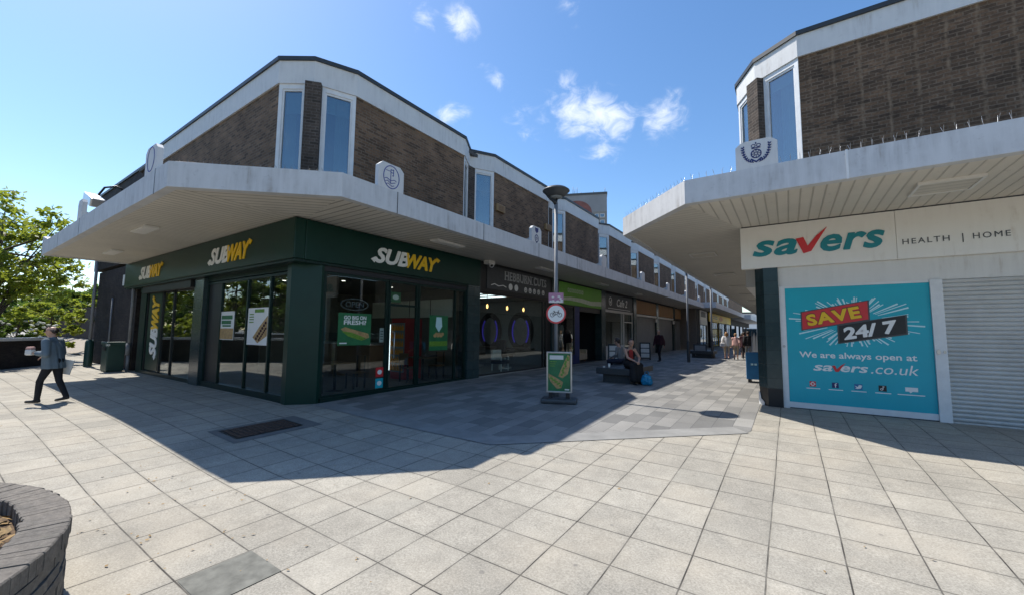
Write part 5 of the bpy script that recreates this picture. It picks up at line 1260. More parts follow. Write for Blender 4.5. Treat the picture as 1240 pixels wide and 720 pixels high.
# ================================================================== PEOPLE
def caps_mesh(prims, voxel, smooth=4, fac=.5):
    """union of tapered capsules and ellipsoids -> one continuous skin. prims: (p0, p1, r0, r1, flat) with flat = y squash"""
    mb = MB()
    for p0, p1, r0, r1, *rest in prims:
        p0 = Vector(p0); p1 = Vector(p1); d = p1-p0; L_ = d.length; sq = rest[0] if rest else 1.0
        d = d.normalized() if L_ > 1e-6 else Vector((0, 0, 1)); a = Vector((1, 0, 0)) if abs(d.x) < .85 else Vector((0, 1, 0))
        x = (a-d*a.dot(d)).normalized(); y = d.cross(x); n = 14; vs = []; fs = []
        prof = [(-math.cos(t)*r0, math.sin(t)*r0) for t in (.0, .5, 1.0, 1.57)] + [(L_*k/4, r0+(r1-r0)*k/4) for k in (1, 2, 3)] + [(L_+math.cos(t)*r1, math.sin(t)*r1) for t in (1.57, 1.0, .5, 0)]
        for h, r in prof:
            for k in range(n):
                t = 2*math.pi*k/n; vs.append(p0+d*h+x*(max(r, .0005)*math.cos(t))+y*(max(r, .0005)*sq*math.sin(t)))
        for i in range(len(prof)-1):
            for k in range(n): k2 = (k+1) % n; fs.append((i*n+k, i*n+k2, (i+1)*n+k2, (i+1)*n+k))
        m = len(prof)-1; fs.append(list(range(n))[::-1]); fs.append([m*n+k for k in range(n)]); mb.add(vs, fs)
    me = bpy.data.meshes.new('t'); me.from_pydata([tuple(v) for v in mb.v], [], mb.f); ob = bpy.data.objects.new('t', me); COL.objects.link(ob)
    r = ob.modifiers.new('r', 'REMESH'); r.mode = 'VOXEL'; r.voxel_size = voxel; r.use_smooth_shade = True
    s = ob.modifiers.new('s', 'SMOOTH'); s.iterations = smooth; s.factor = fac
    dg = bpy.context.evaluated_depsgraph_get(); dg.update(); out = bpy.data.meshes.new_from_object(ob.evaluated_get(dg)); bpy.data.objects.remove(ob); bpy.data.meshes.remove(me)
    for p in out.polygons: p.use_smooth = True
    return out
def seg_dist(c, p0, p1):
    d = p1-p0; l = d.length_squared; t = 0 if l < 1e-9 else max(0, min(1, (c-p0).dot(d)/l)); return (c-(p0+d*t)).length
def skin_obj(name, prims, mats, idx, voxel, parent, smooth=4):
    me = caps_mesh(prims, voxel, smooth); 
    for m in mats: me.materials.append(m)
    P = [(Vector(p[0]), Vector(p[1]), (p[2]+p[3])/2) for p in prims]
    if len(mats) > 1:
        for pl in me.polygons:
            c = pl.center; b = min(range(len(P)), key=lambda i: seg_dist(c, P[i][0], P[i][1])-P[i][2]); pl.material_index = idx[b]
    me.transform(W[parent]); me.update(); o = link(name, me, parent); return o
def hand(out, wrist, d, up, side, curl=.6, s=1.0, base=0):
    """palm, four unequal bent fingers and a thumb leaving the side of the palm"""
    wrist = Vector(wrist); d = Vector(d).normalized(); up = (Vector(up)-d*Vector(up).dot(d)).normalized(); lat = d.cross(up)*side
    k0 = wrist+d*.085*s
    for j in (-1, 0, 1): out.append((tuple(wrist+lat*.012*j*s), tuple(k0+lat*.026*j*s), .016*s, .015*s))
    for j, l in zip((-1.5, -.5, .5, 1.5), (.062, .075, .080, .068)):
        a = k0+lat*.020*j*s; p1 = a+(d*math.cos(curl)-up*math.sin(curl))*l*.5*s; p2 = p1+(d*math.cos(curl*2)-up*math.sin(curl*2))*l*.5*s
        out.append((tuple(a), tuple(p1), .0100*s, .0095*s)); out.append((tuple(p1), tuple(p2), .0095*s, .008*s))
    t0 = wrist+d*.03*s+lat*.028*s; t1 = t0+(d*.6+lat*.75-up*.2)*.042*s; t2 = t1+(d*.9+lat*.15-up*.35)*.032*s
    out.append((tuple(t0), tuple(t1), .0125*s, .011*s)); out.append((tuple(t1), tuple(t2), .011*s, .009*s))
def head(prims, neck, c, f, s=1.0):
    """head around c, facing direction f"""
    c = Vector(c); f = Vector(f).normalized(); u = Vector((0, 0, 1)); r = f.cross(u).normalized(); u = r.cross(f)
    A = lambda a, b, z: tuple(c+(r*a+f*b+u*z)*s)
    prims += [(tuple(neck), A(0, -.02, -.07), .058*s, .056*s), (A(0, -.02, .025), A(0, .012, .03), .088*s, .084*s), (A(0, .022, -.045), A(0, .04, -.085), .064*s, .040*s), (A(0, .03, -.02), A(0, .045, -.06), .062*s, .05*s),
              (A(0, .088, .012), A(0, .108, -.022), .011*s, .016*s), (A(.083, -.008, .0), A(.086, -.012, -.03), .016*s, .011*s), (A(-.083, -.008, .0), A(-.086, -.012, -.03), .016*s, .011*s),
              (A(-.022, .086, -.058), A(.022, .086, -.058), .008*s, .008*s), (A(-.05, .072, .035), A(.05, .072, .035), .014*s, .014*s)]
    return c, f, r, u, s
def face_bits(parent, H, hair, style):
    c, f, r, u, s = H; B = W[parent]
    A = lambda a, b, z: B @ (c+(r*a+f*b+u*z)*s)
    e = MB()
    for sx in (-1, 1): e.ball(A(sx*.033, .083, .008), .011*s, 8)
    e.build('eyes', M['eye'], parent)
    hp = []
    a = lambda x, y, z: tuple(c+(r*x+f*y+u*z)*s)
    if style == 'short': hp = [(a(0, -.045, .035), a(0, -.005, .07), .090*s, .074*s), (a(0, -.06, -.01), a(0, -.045, .04), .070*s, .086*s), (a(-.06, -.01, .03), a(.06, -.01, .03), .045*s, .045*s)]
    elif style == 'balding': hp = [(a(-.055, -.05, .0), a(.055, -.05, .0), .050*s, .050*s), (a(0, -.065, .02), a(0, -.06, .05), .060*s, .055*s), (a(-.075, -.02, .015), a(-.07, .01, .02), .024*s, .018*s), (a(.075, -.02, .015), a(.07, .01, .02), .024*s, .018*s), (a(-.03, .02, .095), a(.03, .02, .095), .02*s, .02*s)]
    elif style == 'back': hp = [(a(0, -.045, .035), a(0, -.005, .066), .091*s, .072*s), (a(0, -.10, .03), a(0, -.12, .02), .045*s, .04*s), (a(-.065, -.02, .03), a(.065, -.02, .03), .036*s, .036*s)]
    elif style == 'long': hp = [(a(0, -.045, .035), a(0, -.005, .07), .093*s, .075*s), (a(0, -.065, .0), a(0, -.075, -.15), .085*s, .06*s), (a(-.075, -.03, .0), a(-.075, -.05, -.12), .035*s, .03*s), (a(.075, -.03, .0), a(.075, -.05, -.12), .035*s, .03*s)]
    elif style == 'shaved': hp = [(a(0, -.06, .0), a(0, -.05, .02), .071*s, .078*s)]
    if hp: skin_obj('hair', hp, [M[hair]], None, .010, parent, 2)
    return
def cut_hem(o, z):
    bm = bmesh.new(); bm.from_mesh(o.data)
    bmesh.ops.bisect_plane(bm, geom=bm.verts[:]+bm.edges[:]+bm.faces[:], plane_co=(0, 0, z), plane_no=(0, 0, 1), clear_inner=True)
    for v in bm.verts:      # slight folds that grow towards the hem
        k = max(0, min(1, (z+.5-v.co.z)/.5)); a = math.atan2(v.co.y, v.co.x)
        if abs(v.co.x) < .24 and v.co.z < z+.5: v.co.x *= 1+.05*k*math.sin(a*9+v.co.z*4); v.co.y *= 1+.06*k*math.sin(a*9+v.co.z*4)
    bm.to_mesh(o.data); bm.free()
def walker(label, x, y, rz, h=1.75, stride=.32, lean=.03, top='cloth_black', legs='cloth_black', hairc='hair_brown', style='short', sleeves='long', arms=None, hem=.0, skirt=None, wide=1.0, bare=0.0, headturn=0.0, voxel=.012, swap=1, tail=.0, group=None):
    """standing or walking figure facing +Y of its own frame"""
    g = gz(x, y)+.006; p = thing('person', label, 'person', (x, y, g), rz, group); s = h/1.75; S = lambda v: (v[0]*s, v[1]*s, v[2]*s)
    hip = Vector((0, 0, .93)); hipL, hipR = Vector((-.09, 0, .92)), Vector((.09, 0, .92))
    def leg(hp, ph):
        fy = stride*ph; heel = .0 if ph > 0 else .06*min(1, stride*3); kn = Vector((hp.x*1.02, fy*.55+.05, .50)); an = Vector((hp.x*.95, fy-.02, .085+heel)); toe = Vector((hp.x*1.05, fy+.16, .035 if ph >= 0 else .03)); return kn, an, toe
    Lk, La, Lt = leg(hipL, swap); Rk, Ra, Rt = leg(hipR, -swap)
    ch = Vector((0, lean*1.2, 1.28)); nk = Vector((0, lean*1.6, 1.47)); hd = Vector((0, lean*2+.02, 1.635)); shL, shR = Vector((-.185*wide, lean*1.4, 1.405)), Vector((.185*wide, lean*1.4, 1.405))
    if arms is None: arms = ((Vector((-.245*wide, -.07*swap, 1.13)), Vector((-.25*wide, .04-.14*swap, .89))), (Vector((.245*wide, .07*swap, 1.13)), Vector((.25*wide, .04+.14*swap, .89))))
    (eL, wL), (eR, wR) = arms
    pr = []; ix = []
    def ad(lst, m):
        for q in lst: pr.append(tuple(tuple(Vector(v)*s) if isinstance(v, (tuple, Vector)) else v*s if i_ < 4 else v for i_, v in enumerate(q))); ix.append(m)
    legm = 1
    for (hp, k, a, t) in ((hipL, Lk, La, Lt), (hipR, Rk, Ra, Rt)):
        ad([(hp, k, .095*wide, .062)], legm)
        if bare > 0: mid = k+(a-k)*.25; ad([(k, mid, .06, .056)], legm); ad([(mid, a, .054, .036)], 0)
        else: ad([(k, a, .066, .052)], legm)
        ad([(a+Vector((0, -.03, -.045)), t, .040, .030), (a, a+Vector((0, -.02, -.03)), .046, .042)], 2)
    ad([((-.06, 0, .95), (.06, 0, .95), .125*wide, .125*wide, .85)], legm)
    ad([((-.05, .0, 1.06), (-.07*wide, ch.y, 1.28), .105*wide, .115*wide, .85), ((.05, .0, 1.06), (.07*wide, ch.y, 1.28), .105*wide, .115*wide, .85), (shL+Vector((.05, 0, -.02)), shR+Vector((-.05, 0, -.02)), .072, .072), ((0, nk.y-.01, 1.40), nk, .075, .055)], 3)
    for sh, e, w in ((shL, eL, wL), (shR, eR, wR)):
        m_up = 3 if sleeves != 'none' else 0; ad([(sh, e, .056, .043)], m_up); ad([(e, w, .043, .030)], 3 if sleeves == 'long' else 0)
    tmp = []
    for sd, e, w in ((-1, eL, wL), (1, eR, wR)):
        d = (w-e).normalized(); hand(tmp, w+d*.01, d, Vector((sd, 0, 0)) if abs(d.z) > .6 else Vector((0, 0, 1)), 1 if sd < 0 else -1, .5)
    ad(tmp, 0); hh = []; F_ = Vector((math.sin(-headturn), math.cos(headturn), -.05)); H = head(hh, nk, hd, F_); ad(hh, 0)
    skin_obj('body', pr, [M['skin'], M[legs], M['shoe'], M[top]], ix, voxel, p, 3)
    c, f, r, u, _ = H; face_bits(p, (c*s, f, r, u, s), hairc, style)
    # loose shirt or jacket as a garment of its own
    gp = []
    def ag(*q): gp.append(tuple(tuple(Vector(v)*s) if isinstance(v, (tuple, Vector)) else v*s if i_ < 4 else v for i_, v in enumerate(q)))
    if tail > 0:
        ag((-.075, -.01, 1.0-tail), (-.085*wide, ch.y, 1.29), .155*wide, .128*wide, .82); ag((.075, -.01, 1.0-tail), (.085*wide, ch.y, 1.29), .155*wide, .128*wide, .82); ag((0, -.01, 1.0-tail), (0, ch.y, 1.29), .15*wide, .13*wide, .9)
        ag(shL+Vector((.03, 0, -.01)), shR+Vector((-.03, 0, -.01)), .085, .085); ag((0, nk.y-.02, 1.42), (0, nk.y-.01, 1.455), .085, .068)
        for sh, e, w in ((shL, eL, wL), (shR, eR, wR)):
            ag(sh, e, .082, .07)
            if sleeves == 'long': ag(e, e+(w-e)*.86, .068, .055)
        cut_hem(skin_obj('shirt', gp, [M[top]], None, voxel, p, 3), (1.0-tail-.02)*s)
    if skirt:
        gp.clear(); ag((-.04, 0, .95), (-.04, 0, .52), .14, .17, .9); ag((.04, 0, .95), (.04, 0, .52), .14, .17, .9); skin_obj('skirt', gp, [M[skirt]], None, voxel, p, 2)
    return p, s
VX = Vector
# man crossing the square on the left, seen from behind his left shoulder
pm, s_ = walker('man in a loose grey blue shirt and black trousers walking past the low wall', -13.9, 1.85, math.radians(142), 1.70, .21, .04, 'shirt', 'cloth_black', 'hair_brown', 'balding', 'long',
    arms=((VX((-.30, -.02, 1.12)), VX((-.17, .24, 1.14))), (VX((.27, .02, 1.12)), VX((.16, .24, 1.05)))), wide=1.15, tail=.20, headturn=.35, swap=1)
def carried():
    B = W[pm]
    o = thing('drink_carton', 'small pink and white package held in the hand of the walking man', 'package', tuple(B @ VX((-.12, .36, 1.14)))); mb = MB(B); mb.bbox(-.19, -.05, .30, .42, 1.06, 1.19, .03); mb.build('wrapper', M['paper'], o); MB(B).bbox(-.185, -.055, .305, .415, 1.19, 1.25, .03).build('top', M['cloth_pink'], o)
    o = thing('paper_bag', 'pale paper folder hanging at the far side of the walking man', 'bag', tuple(B @ VX((.26, -.12, .85)))); mb = MB(B @ Matrix.Translation((.25, -.06, .60)) @ Matrix.Rotation(.2, 4, 'X')); mb.bbox(-.012, .012, -.10, .10, 0, .34, .005); mb.build('sheet', M['cloth_grey'] if False else M['paper'], o)
carried()
walker('bald man in a dark maroon top and black trousers walking between the shutters and benches', -6.14, 23.98, math.radians(160), 1.76, .16, .02, 'cloth_maroon', 'cloth_black', 'hair_grey', 'shaved', 'long', tail=.05)
G = 'people walking in the sunlit street'
walker('woman with fair hair in a white jacket and rolled beige trousers walking away', -3.25, 28.6, .15, 1.70, .26, .02, 'cloth_white', 'cloth_beige', 'hair_fair', 'long', 'long', bare=1, tail=.12, group=G)
walker('woman in a pale pink top and beige trousers beside the white jacket', -2.78, 28.9, .05, 1.63, .25, .02, 'cloth_pink', 'cloth_beige', 'hair_fair', 'short', 'none', bare=1, tail=.05, swap=-1, group=G)
walker('woman in a white top and dark skirt ahead of the group in the street', -2.62, 31.5, -.1, 1.66, .2, .02, 'cloth_white', 'cloth_navy', 'hair_brown', 'long', 'short', skirt='cloth_navy', bare=1, tail=.08, group=G)
walker('tall person in a black jacket and grey trousers nearest the pillar in the street', -2.12, 29.2, .2, 1.76, .26, .02, 'cloth_black', 'cloth_grey', 'hair_brown', 'short', 'long', tail=.12, group=G)
walker('person in a dark maroon coat half hidden between the white top and black jacket', -2.42, 30.2, .1, 1.72, .22, .02, 'cloth_maroon', 'cloth_black', 'hair_brown', 'short', 'long', tail=.2, swap=-1, group=G)
def white_bag():
    o = thing('shoulder_bag', 'white shoulder bag at the hip of the woman in the white jacket', 'bag', (-3.42, 28.35, .95)); MB().bbox(-3.58, -3.30, 28.27, 28.42, .82, 1.05, .04).build('pouch', M['cloth_white'], o); MB().tube([(-3.55, 28.36, 1.03), (-3.42, 28.44, 1.32), (-3.32, 28.36, 1.03)], .012, 6).build('strap', M['cloth_beige'], o)
white_bag()
def sitter(label, x, y, rz, top, legs, hairc, style, arms, h=1.64, seat=.47, sleeves='none', dress=None, headturn=0., tank=None, voxel=.011):
    """seated figure: origin on the ground below the pelvis, facing +Y"""
    p = thing('person', label, 'person', (x, y, 0), rz); s = h/1.70
    P = lambda *v: VX(v); z0 = seat+.11
    hips = [P(-.09, 0, z0), P(.09, 0, z0)]; kn = [P(-.12, .43, z0+.0), P(.12, .44, z0+.0)]; an = [P(-.11, .42, .09), P(.14, .50, .09)]
    ch = P(0, .05, z0+.36); nk = P(0, .09, z0+.55); hd = P(0, .14, z0+.70); sh = [P(-.165, .06, z0+.48), P(.165, .06, z0+.48)]
    pr, ix = [], []
    def ad(q, m): pr.append(q); ix.append(m)
    T = lambda v: tuple(v)
    for i in (0, 1):
        ad((T(hips[i]), T(kn[i]), .095, .066), 1); ad((T(kn[i]), T(an[i]), .062, .042), 1 if dress else 1); ad((T(an[i]+P(0, -.02, -.04)), T(an[i]+P(0, .15, -.055)), .038, .026), 2)
    ad(((-.06, -.01, z0+.02), (.06, -.01, z0+.02), .125, .125, .9), 1)
    ad((T(P(-.05, .0, z0+.12)), T(P(-.06, .05, z0+.38)), .105, .100, .85), 3); ad((T(P(.05, .0, z0+.12)), T(P(.06, .05, z0+.38)), .105, .100, .85), 3)
    ad((T(sh[0]+P(.04, 0, -.03)), T(sh[1]+P(-.04, 0, -.03)), .060, .060), 0 if sleeves == 'none' else 3); ad((T(P(0, .06, z0+.48)), T(nk), .065, .052), 0)
    tmp = []
    for i, (e, w) in enumerate(arms):
        e = VX(e); w = VX(w); ad((T(sh[i]), T(e), .050, .040), 0 if sleeves == 'none' else 3); ad((T(e), T(w), .040, .029), 0 if sleeves != 'long' else 3); d = (w-e).normalized(); hand(tmp, w+d*.01, d, P(0, 0, 1) if abs(d.z) < .7 else P(0, -1, 0), 1 if i == 0 else -1, .6)
    for q in tmp: ad(q, 0)
    hh = []; H = head(hh, nk, hd, VX((math.sin(-headturn), math.cos(headturn), -.12)))
    for q in hh: ad(q, 0)
    skin_obj('body', pr, [M['skin'], M[legs], M['shoe'], M[top]], ix, voxel, p, 3); face_bits(p, H, hairc, style)
    if dress:
        gp = [(T(P(-.07, .02, z0+.02)), T(P(-.13, .44, z0+.0)), .135, .10), (T(P(.07, .02, z0+.02)), T(P(.13, .45, z0+.0)), .135, .10), (T(P(0, .05, z0)), T(P(0, .45, z0-.02)), .11, .10), (T(P(-.10, .44, z0-.02)), T(P(-.10, .46, .20)), .11, .135), (T(P(.12, .46, z0-.02)), T(P(.14, .50, .20)), .11, .135), (T(P(0, .45, z0-.03)), T(P(.02, .48, .20)), .12, .13), ((-.05, -.02, z0), (-.05, .04, z0+.30), .13, .115, .9), ((.05, -.02, z0), (.05, .04, z0+.30), .13, .115, .9)]
        skin_obj('dress', gp, [M[dress]], None, voxel, p, 3)
    if tank: skin_obj('vest', [((-.02, .10, z0+.20), (-.015, .125, z0+.44), .075, .055, .6), ((.03, .10, z0+.20), (.025, .125, z0+.44), .075, .055, .6)], [M[tank]], None, voxel, p, 2)
    return p
sitter('woman in a long black dress with bare arms sitting on the near bench', -4.30, 13.05, math.radians(-132), 'cloth_black', 'cloth_black', 'hair_brown', 'back', (((-.25, .20, .82), (-.07, .46, .72)), ((.21, .27, .82), (.10, .50, .73))), h=1.66, dress='cloth_black', tank='cloth_red', headturn=-.1)
sitter('person with dark hair and a grey top sitting behind the woman', -5.05, 14.4, math.radians(80), 'cloth_grey', 'cloth_navy', 'hair_brown', 'short', (((-.24, .05, .82), (-.12, .32, .70)), ((.24, .05, .82), (.12, .32, .70))), sleeves='long')
def blue_bag():
    g = .006; x, y = -3.66, 12.75; o = thing('carrier_bag', 'bright blue plastic carrier bag on the ground beside the seated woman', 'bag', (x, y, g)); me = caps_mesh([((x-.06, y, g+.11), (x-.05, y, g+.24), .125, .10, .75), ((x+.06, y, g+.11), (x+.06, y, g+.22), .12, .09, .75), ((x, y+.03, g+.12), (x, y+.02, g+.30), .12, .05)], .014, 2)
    for v in me.vertices: v.co += VX((noise.noise(v.co*14), noise.noise(v.co*14+VX((5, 0, 0))), noise.noise(v.co*14+VX((0, 7, 0)))))*.018; v.co.z = max(v.co.z, g)
    me.materials.append(M['bag_blue']); link('sack', me, o); mb = MB()
    for s in (-1, 1): mb.tube([(x-.07, y+s*.03, g+.30), (x-.04, y+s*.04, g+.42), (x+.04, y+s*.04, g+.42), (x+.07, y+s*.03, g+.30)], .008, 6)
    mb.build('handle', M['bag_blue'], o)
blue_bag()

# ================================================================== TREES AND BACKGROUND
def leaves(mb, c, r, n, size, rnd, flat=1.0):
    for _ in range(n):
        while True:
            d = VX((rnd.uniform(-1, 1), rnd.uniform(-1, 1), rnd.uniform(-1, 1)))
            if .05 < d.length < 1: break
        d *= (.35+.65*rnd.random()); p = VX(c)+VX((d.x*r, d.y*r, d.z*r*flat)); s = size*rnd.uniform(.6, 1.3)
        a = VX((rnd.gauss(0, 1), rnd.gauss(0, 1), rnd.gauss(0, .6))).normalized(); b = a.orthogonal().normalized(); b = b*math.cos(rnd.uniform(0, 6))+a.cross(b)*math.sin(rnd.uniform(0, 6)); e = a.cross(b)
        mb.add([p-a*s, p+e*s*.42-a*s*.1, p+a*s, p-e*s*.42+a*s*.05], [(0, 1, 2, 3)])
def tree(name, label, x, y, h, rx, rz_, base, nclump, nleaf, size, mat, seed, lean=(0, 0), group=None, flowers=None, clr=.55):
    rnd = random.Random(seed); g = gz(x, y); o = thing(name, label, 'tree' if 'tree' in name else 'shrub', (x, y, g), 0, group)
    tr = MB(); top = VX((x+lean[0], y+lean[1], g+h*.86)); pts = [VX((x, y, g-.1)).lerp(top, t)+VX((rnd.uniform(-.1, .1), rnd.uniform(-.1, .1), 0))*(.2+t)*min(1, h/5) for t in (0, .25, .5, .75, 1)]; r0 = h*.022
    tr.tube(pts, [r0*1.25, r0, r0*.75, r0*.45, r0*.15], 10); cr = MB(); cc = VX((x+lean[0]*.7, y+lean[1]*.7, g+base+rz_))
    for i in range(nclump):
        while True:
            d = VX((rnd.uniform(-1, 1), rnd.uniform(-1, 1), rnd.uniform(-1, 1)))
            if d.length < 1: break
        if d.length < .45: d *= 1.5
        k = 1+.22*noise.noise(d*2.1+VX((seed, 0, 0))); c = cc+VX((d.x*rx*k, d.y*rx*k, d.z*rz_*k))
        rr = rnd.uniform(.16, .30)*min(rx, rz_); leaves(cr, c, rr, nleaf, size, rnd, .7)
        if i % 3 == 0:
            st = pts[min(4, 1+int(3*rnd.random()))]; m_ = st.lerp(c, .5)+VX((0, 0, .12*h*rnd.uniform(-.3, .6))); tr.tube([st, m_, c], [r0*.35, r0*.2, r0*.06], 5, caps=False)
    tr.build('trunk', M['bark'], o); cr.build('crown', M[mat], o)
    if flowers:
        fl = MB()
        for i in range(flowers):
            a = rnd.uniform(0, 6.28); q = cc+VX((math.cos(a)*rx*rnd.uniform(.5, 1.0), math.sin(a)*rx*rnd.uniform(.5, 1.), rz_*rnd.uniform(-.6, .8))); fl.ball(q, (.09, .09, .05), 6)
        fl.build('blossom', M['leaf_white'], o)['kind'] = 'stuff'
    return o
tree('leafy_tree', 'tall loose yellow green tree at the left edge behind the low wall', -31.5, 2.0, 8.2, 3.1, 2.9, 2.2, 105, 80, .145, 'leaf', 11)
tree('leafy_tree', 'darker green tree standing behind the tall yellow green one', -41, 10.6, 6.8, 3.1, 2.3, 1.4, 80, 80, .17, 'leaf_dark', 12)
tree('leafy_tree', 'low bright green tree showing over the garden wall near the lamp post', -44, 11.0, 6.0, 3.6, 1.9, 1.9, 70, 80, .20, 'leaf', 13)
tree('leafy_tree', 'dark rounded tree farther left along the garden wall', -56, 12.0, 6.6, 4.2, 2.4, 1.5, 70, 70, .24, 'leaf_dark', 14)
tree('flowering_shrub', 'dark shrub with white blossom just above the coping of the low wall', -33.0, 3.0, 2.6, 1.4, .85, .5, 34, 80, .10, 'leaf_dark', 15, flowers=60)
for i, (x, y, h, m_, l) in enumerate([(-35, 9.6, 4.2, 'leaf', 'bright green bush showing over the garden wall'), (-36, 1.2, 3.2, 'leaf_dark', 'dense dark bush behind the trunk of the tall tree'), (-37, 4.6, 3.4, 'leaf', 'bright bush behind the flowering shrub'), (-34, -1.2, 3.0, 'leaf', 'bright bush at the very left edge of the picture'), (-46, 9.8, 4.6, 'leaf_dark', 'dark bush looking over the garden wall farther left')]):
    tree('leafy_bush', l, x, y, h, 1.9, h*.42, .25, 44, 90, .13, m_, 120+i)
for i, (x, y, h, m_) in enumerate([(-52, 10.4, 5.4, 'leaf'), (-58, 11.2, 6.0, 'leaf_dark'), (-64, 10.2, 5.6, 'leaf'), (-71, 11.0, 6.4, 'leaf'), (-79, 10.6, 6.2, 'leaf_dark'), (-88, 12, 7.4, 'leaf')]):
    tree('leafy_tree', ['first', 'second', 'third', 'fourth', 'fifth', 'last'][i]+' tree behind the garden wall, counted outwards from the brick shop', x, y, h, 4.2, h*.40, h*.10, 100, 100, .24, m_, 140+i, group='trees behind the garden wall')
tree('leafy_shrub', 'pale green shrub at the left edge above the low wall', -29.5, 1.2, 2.0, 1.0, .7, .5, 24, 80, .09, 'leaf', 16)
def tree_belt():
    rnd = random.Random(77); mb = MB()
    for i in range(300):
        t = i/300; x = -100+12*math.sin(t*9)+rnd.uniform(-6, 6); y = -140+t*210+rnd.uniform(-2, 2); leaves(mb, (x, y, rnd.uniform(1, 8)), rnd.uniform(2.2, 4.2), 200, .55, rnd, .9)
    tag(mb.build('distant_wood', M['leaf_dark']), 'distant dark belt of trees far off to the left', 'trees', None, 'stuff')
tree_belt()
def scraps():
    rnd = random.Random(5); mb = MB()
    for i in range(170):
        x, y = (rnd.uniform(-12, 4), rnd.uniform(.6, 10)) if i % 2 else (rnd.gauss(-4.5, 1.6), rnd.uniform(.9, 2.2)); z = gz(x, y)+.008; s = rnd.uniform(.006, .022); t = rnd.uniform(0, 6.28); d = VX((math.cos(t), math.sin(t), .1))*s; e = VX((-math.sin(t), math.cos(t), .3))*s*.5; c = VX((x, y, z+.004))
        mb.add([c-d, c+e, c+d, c-e], [(0, 1, 2, 3)])
    tag(mb.build('leaf_scraps', M['leaf_dry']), 'small dry leaf scraps scattered over the paving', 'litter', None, 'stuff')
scraps()
# side of the square behind the photographer, seen mirrored in the shop glass
def behind():
    o = thing('planting_wall', 'long dark planting wall with a pale coping across the square from the corner shop', 'wall', (-24, -8, -.25)); MB().box(-60, 3, -8.3, -8, -.3, 1.15).build('wall', M['brick_dark'], o); MB().box(-60.1, 3.1, -8.36, -7.94, 1.151, 1.28).build('coping', M['sign_white'], o)
    MB().box(-60, 3, -16, -8.301, .3, .95).build('soil', M['soil'], o)
    for i, (x, y, h, m_) in enumerate([(-44, -11, 7.5, 'leaf_dark'), (-36, -11.5, 8.5, 'leaf'), (-28, -10.8, 7.2, 'leaf_dark'), (-20.5, -11.5, 8.8, 'leaf'), (-13, -11, 7.4, 'leaf_dark')]):
        tree('leafy_tree', 'broad tree in the raised bed across the square, number %d from its far end' % (i+1) if False else ['farthest dark tree in the bed across the square', 'tall light tree second from the far end of the bed', 'dark tree in the middle of the bed across the square', 'tallest light tree in the bed across the square', 'nearest dark tree in the bed across the square'][i], x, y, h, 3.4, 2.6, h-5.6, 48, 60, .26, m_, 30+i, group='trees in the bed across the square')
    for i in range(12):
        tree('leafy_shrub', 'rounded shrub under the trees in the bed across the square', -58+i*4.9, -9.3-.5*(i % 2), 3.4+.8*math.sin(i*1.9), 2.0, 1.4, .95, 26, 46, .20, 'leaf_dark' if i % 3 else 'leaf', 60+i, group='shrubs in the bed across the square')
    for i, x in enumerate((-62, -50, -40, -32, -24.5, -17)):
        tree('leafy_tree', 'tall tree in the back row of the bed across the square', x, -14.5, 10.5+.8*math.sin(i*2.3), 3.8, 3.4, 3.6, 60, 60, .28, 'leaf_dark' if i % 2 else 'leaf', 80+i, group='back row of trees across the square')
    o = thing('brick_house_row', 'row of two storey brown brick shops on the far side of the square', 'building', (-25, -30, 0)); MB().box(-70, 10, -40, -30, -.3, 7.5).build('wall', M['brick'], o); MB().box(-70.2, 10.2, -40.2, -29.8, 7.501, 7.8).build('roof', M['roof'], o)
    F = frame((0, -30), (-1, 0))
    for i in range(14):
        w = MB(F); a = -5+i*5.2; w.box(a, a+1.5, 4.4, 6, .001, .04); w = w.build('window', M['white'], o); MB(F).box(a+.08, a+1.42, 4.48, 5.92, .041, .05).build('pane', M['pane'], w)
        w = MB(F).box(a-1.2, a+3.4, .2, 2.8, .001, .05).build('shop_window', M['black'], o); MB(F).box(a-1.2, a+3.4, 2.9, 3.6, .001, .2).build('sign_band', M[['green', 'navy', 'lred', 'ldark'][i % 4]], o)
behind()
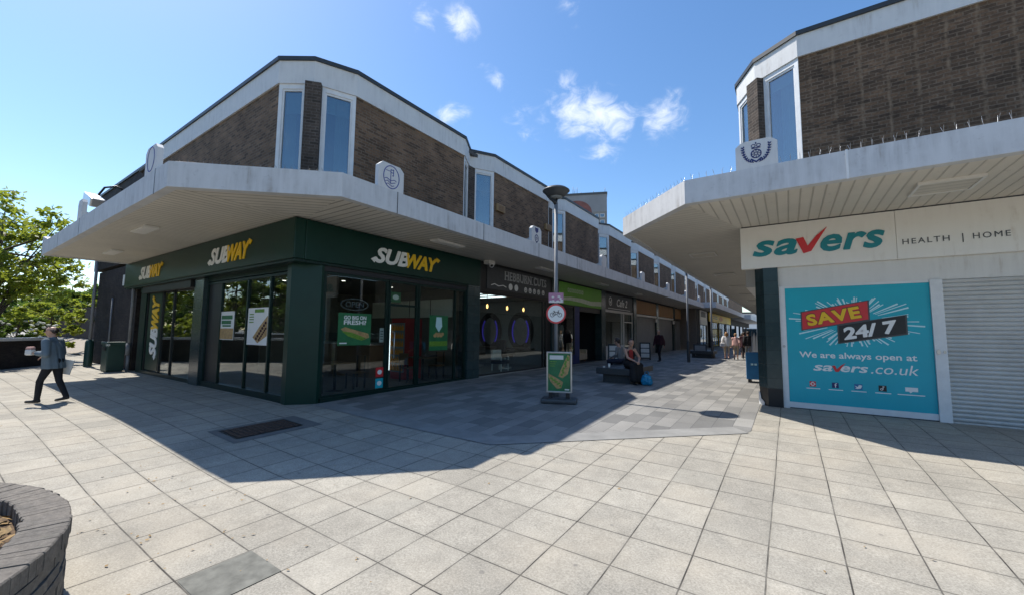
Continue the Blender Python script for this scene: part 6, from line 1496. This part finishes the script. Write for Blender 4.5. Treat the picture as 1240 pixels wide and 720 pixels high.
# ------------------------------------------------------------------ tower block and the end of the street
def tower():
    o = thing('tower_block', 'grey high rise tower with an arched red mural rising behind the terrace', 'building', (-80, 165, 0))
    ang = math.atan2(-.40, .917); c = VX((-71.5, 160, 0)); r = VX((math.cos(.40), math.sin(.40), 0)); F = frame((c.x, c.y), (r.x, r.y))
    MB(F).box(-14.5, 9.6, 0, 61, -26, 0).build('wall', M['tower_wall'], o); MB(F).box(-14.7, 9.8, 61, 61.9, -26, .25).build('parapet', M['darkgrey'], o)
    a = MB(F); pts = [(-10, 44)]+[(-3.4+6.6*math.cos(t), 53.2+5.4*math.sin(t)) for t in [math.pi-i*math.pi/14 for i in range(15)]]+[(3.2, 44)]; a.poly(pts, .02, .06); a.build('mural_arch', M['mural_red'], o)
    b = MB(F); pts = [(-6.2, 50)]+[(-4.0+2.2*math.cos(t), 52.6+4.2*math.sin(t)) for t in [math.pi-i*math.pi/10 for i in range(11)]]+[(-1.8, 50)]; b.poly(pts, .07, .1); b.build('mural_figure', M['interior_pale'], o)
    MB(F).box(-11, 3.5, 52.0, 52.7, .11, .14).build('mural_band', M['interior_pale'], o)
    MB(F).box(3.6, 9.3, 30, 53.4, .015, .05).build('cladding', M['tower_pale'], o)
    for k in range(9):
        z = 51.6-2.75*k
        for (u0, u1) in ((4.5, 6.1), (6.6, 8.6)):
            w = MB(F).box(u0, u1, z-.9, z+.7, .051, .15).build('window', M['white'], o); MB(F).box(u0+.15, u1-.15, z-.75, z+.55, .151, .18).build('pane', M['pane'], w)
    for (u, h) in ((-5, 4.2), (-4.2, 3.2), (-3.2, 3.8), (-1.5, 1.6), (4, 2.0), (8.9, 3.0)):
        MB(F).tube([(u, 61.8, -3), (u, 61.8+h, -3)], .10, 6).build('aerial', M['darkgrey'], o)
M['tower_wall'] = plain('tower_render', (.23, .245, .265), .85, var=.12, scale=.2); M['tower_pale'] = plain('tower_cladding', (.22, .215, .20), .85, var=.12, scale=.3); M['mural_red'] = plain('mural_red_brown', (.20, .085, .075), .85, var=.25, scale=.4)
tower()
def street_end():
    o = thing('end_building', 'pale low building closing the far end of the street', 'building', (-3, 125, 0)); MB().box(-18, 10, 125, 140, 0, 7).build('wall', M['sign_white'], o); MB().box(-18.2, 10.2, 124.8, 140, 7.001, 7.4).build('roof', M['roof'], o)
    for k in range(5):
        w = MB().box(-15+k*5, -12+k*5, 124.9, 124.99, .6, 3).build('window', M['black'], o); MB().box(-14.8+k*5, -12.2+k*5, 124.85, 124.899, .8, 2.8).build('pane', M['pane'], w)
street_end()
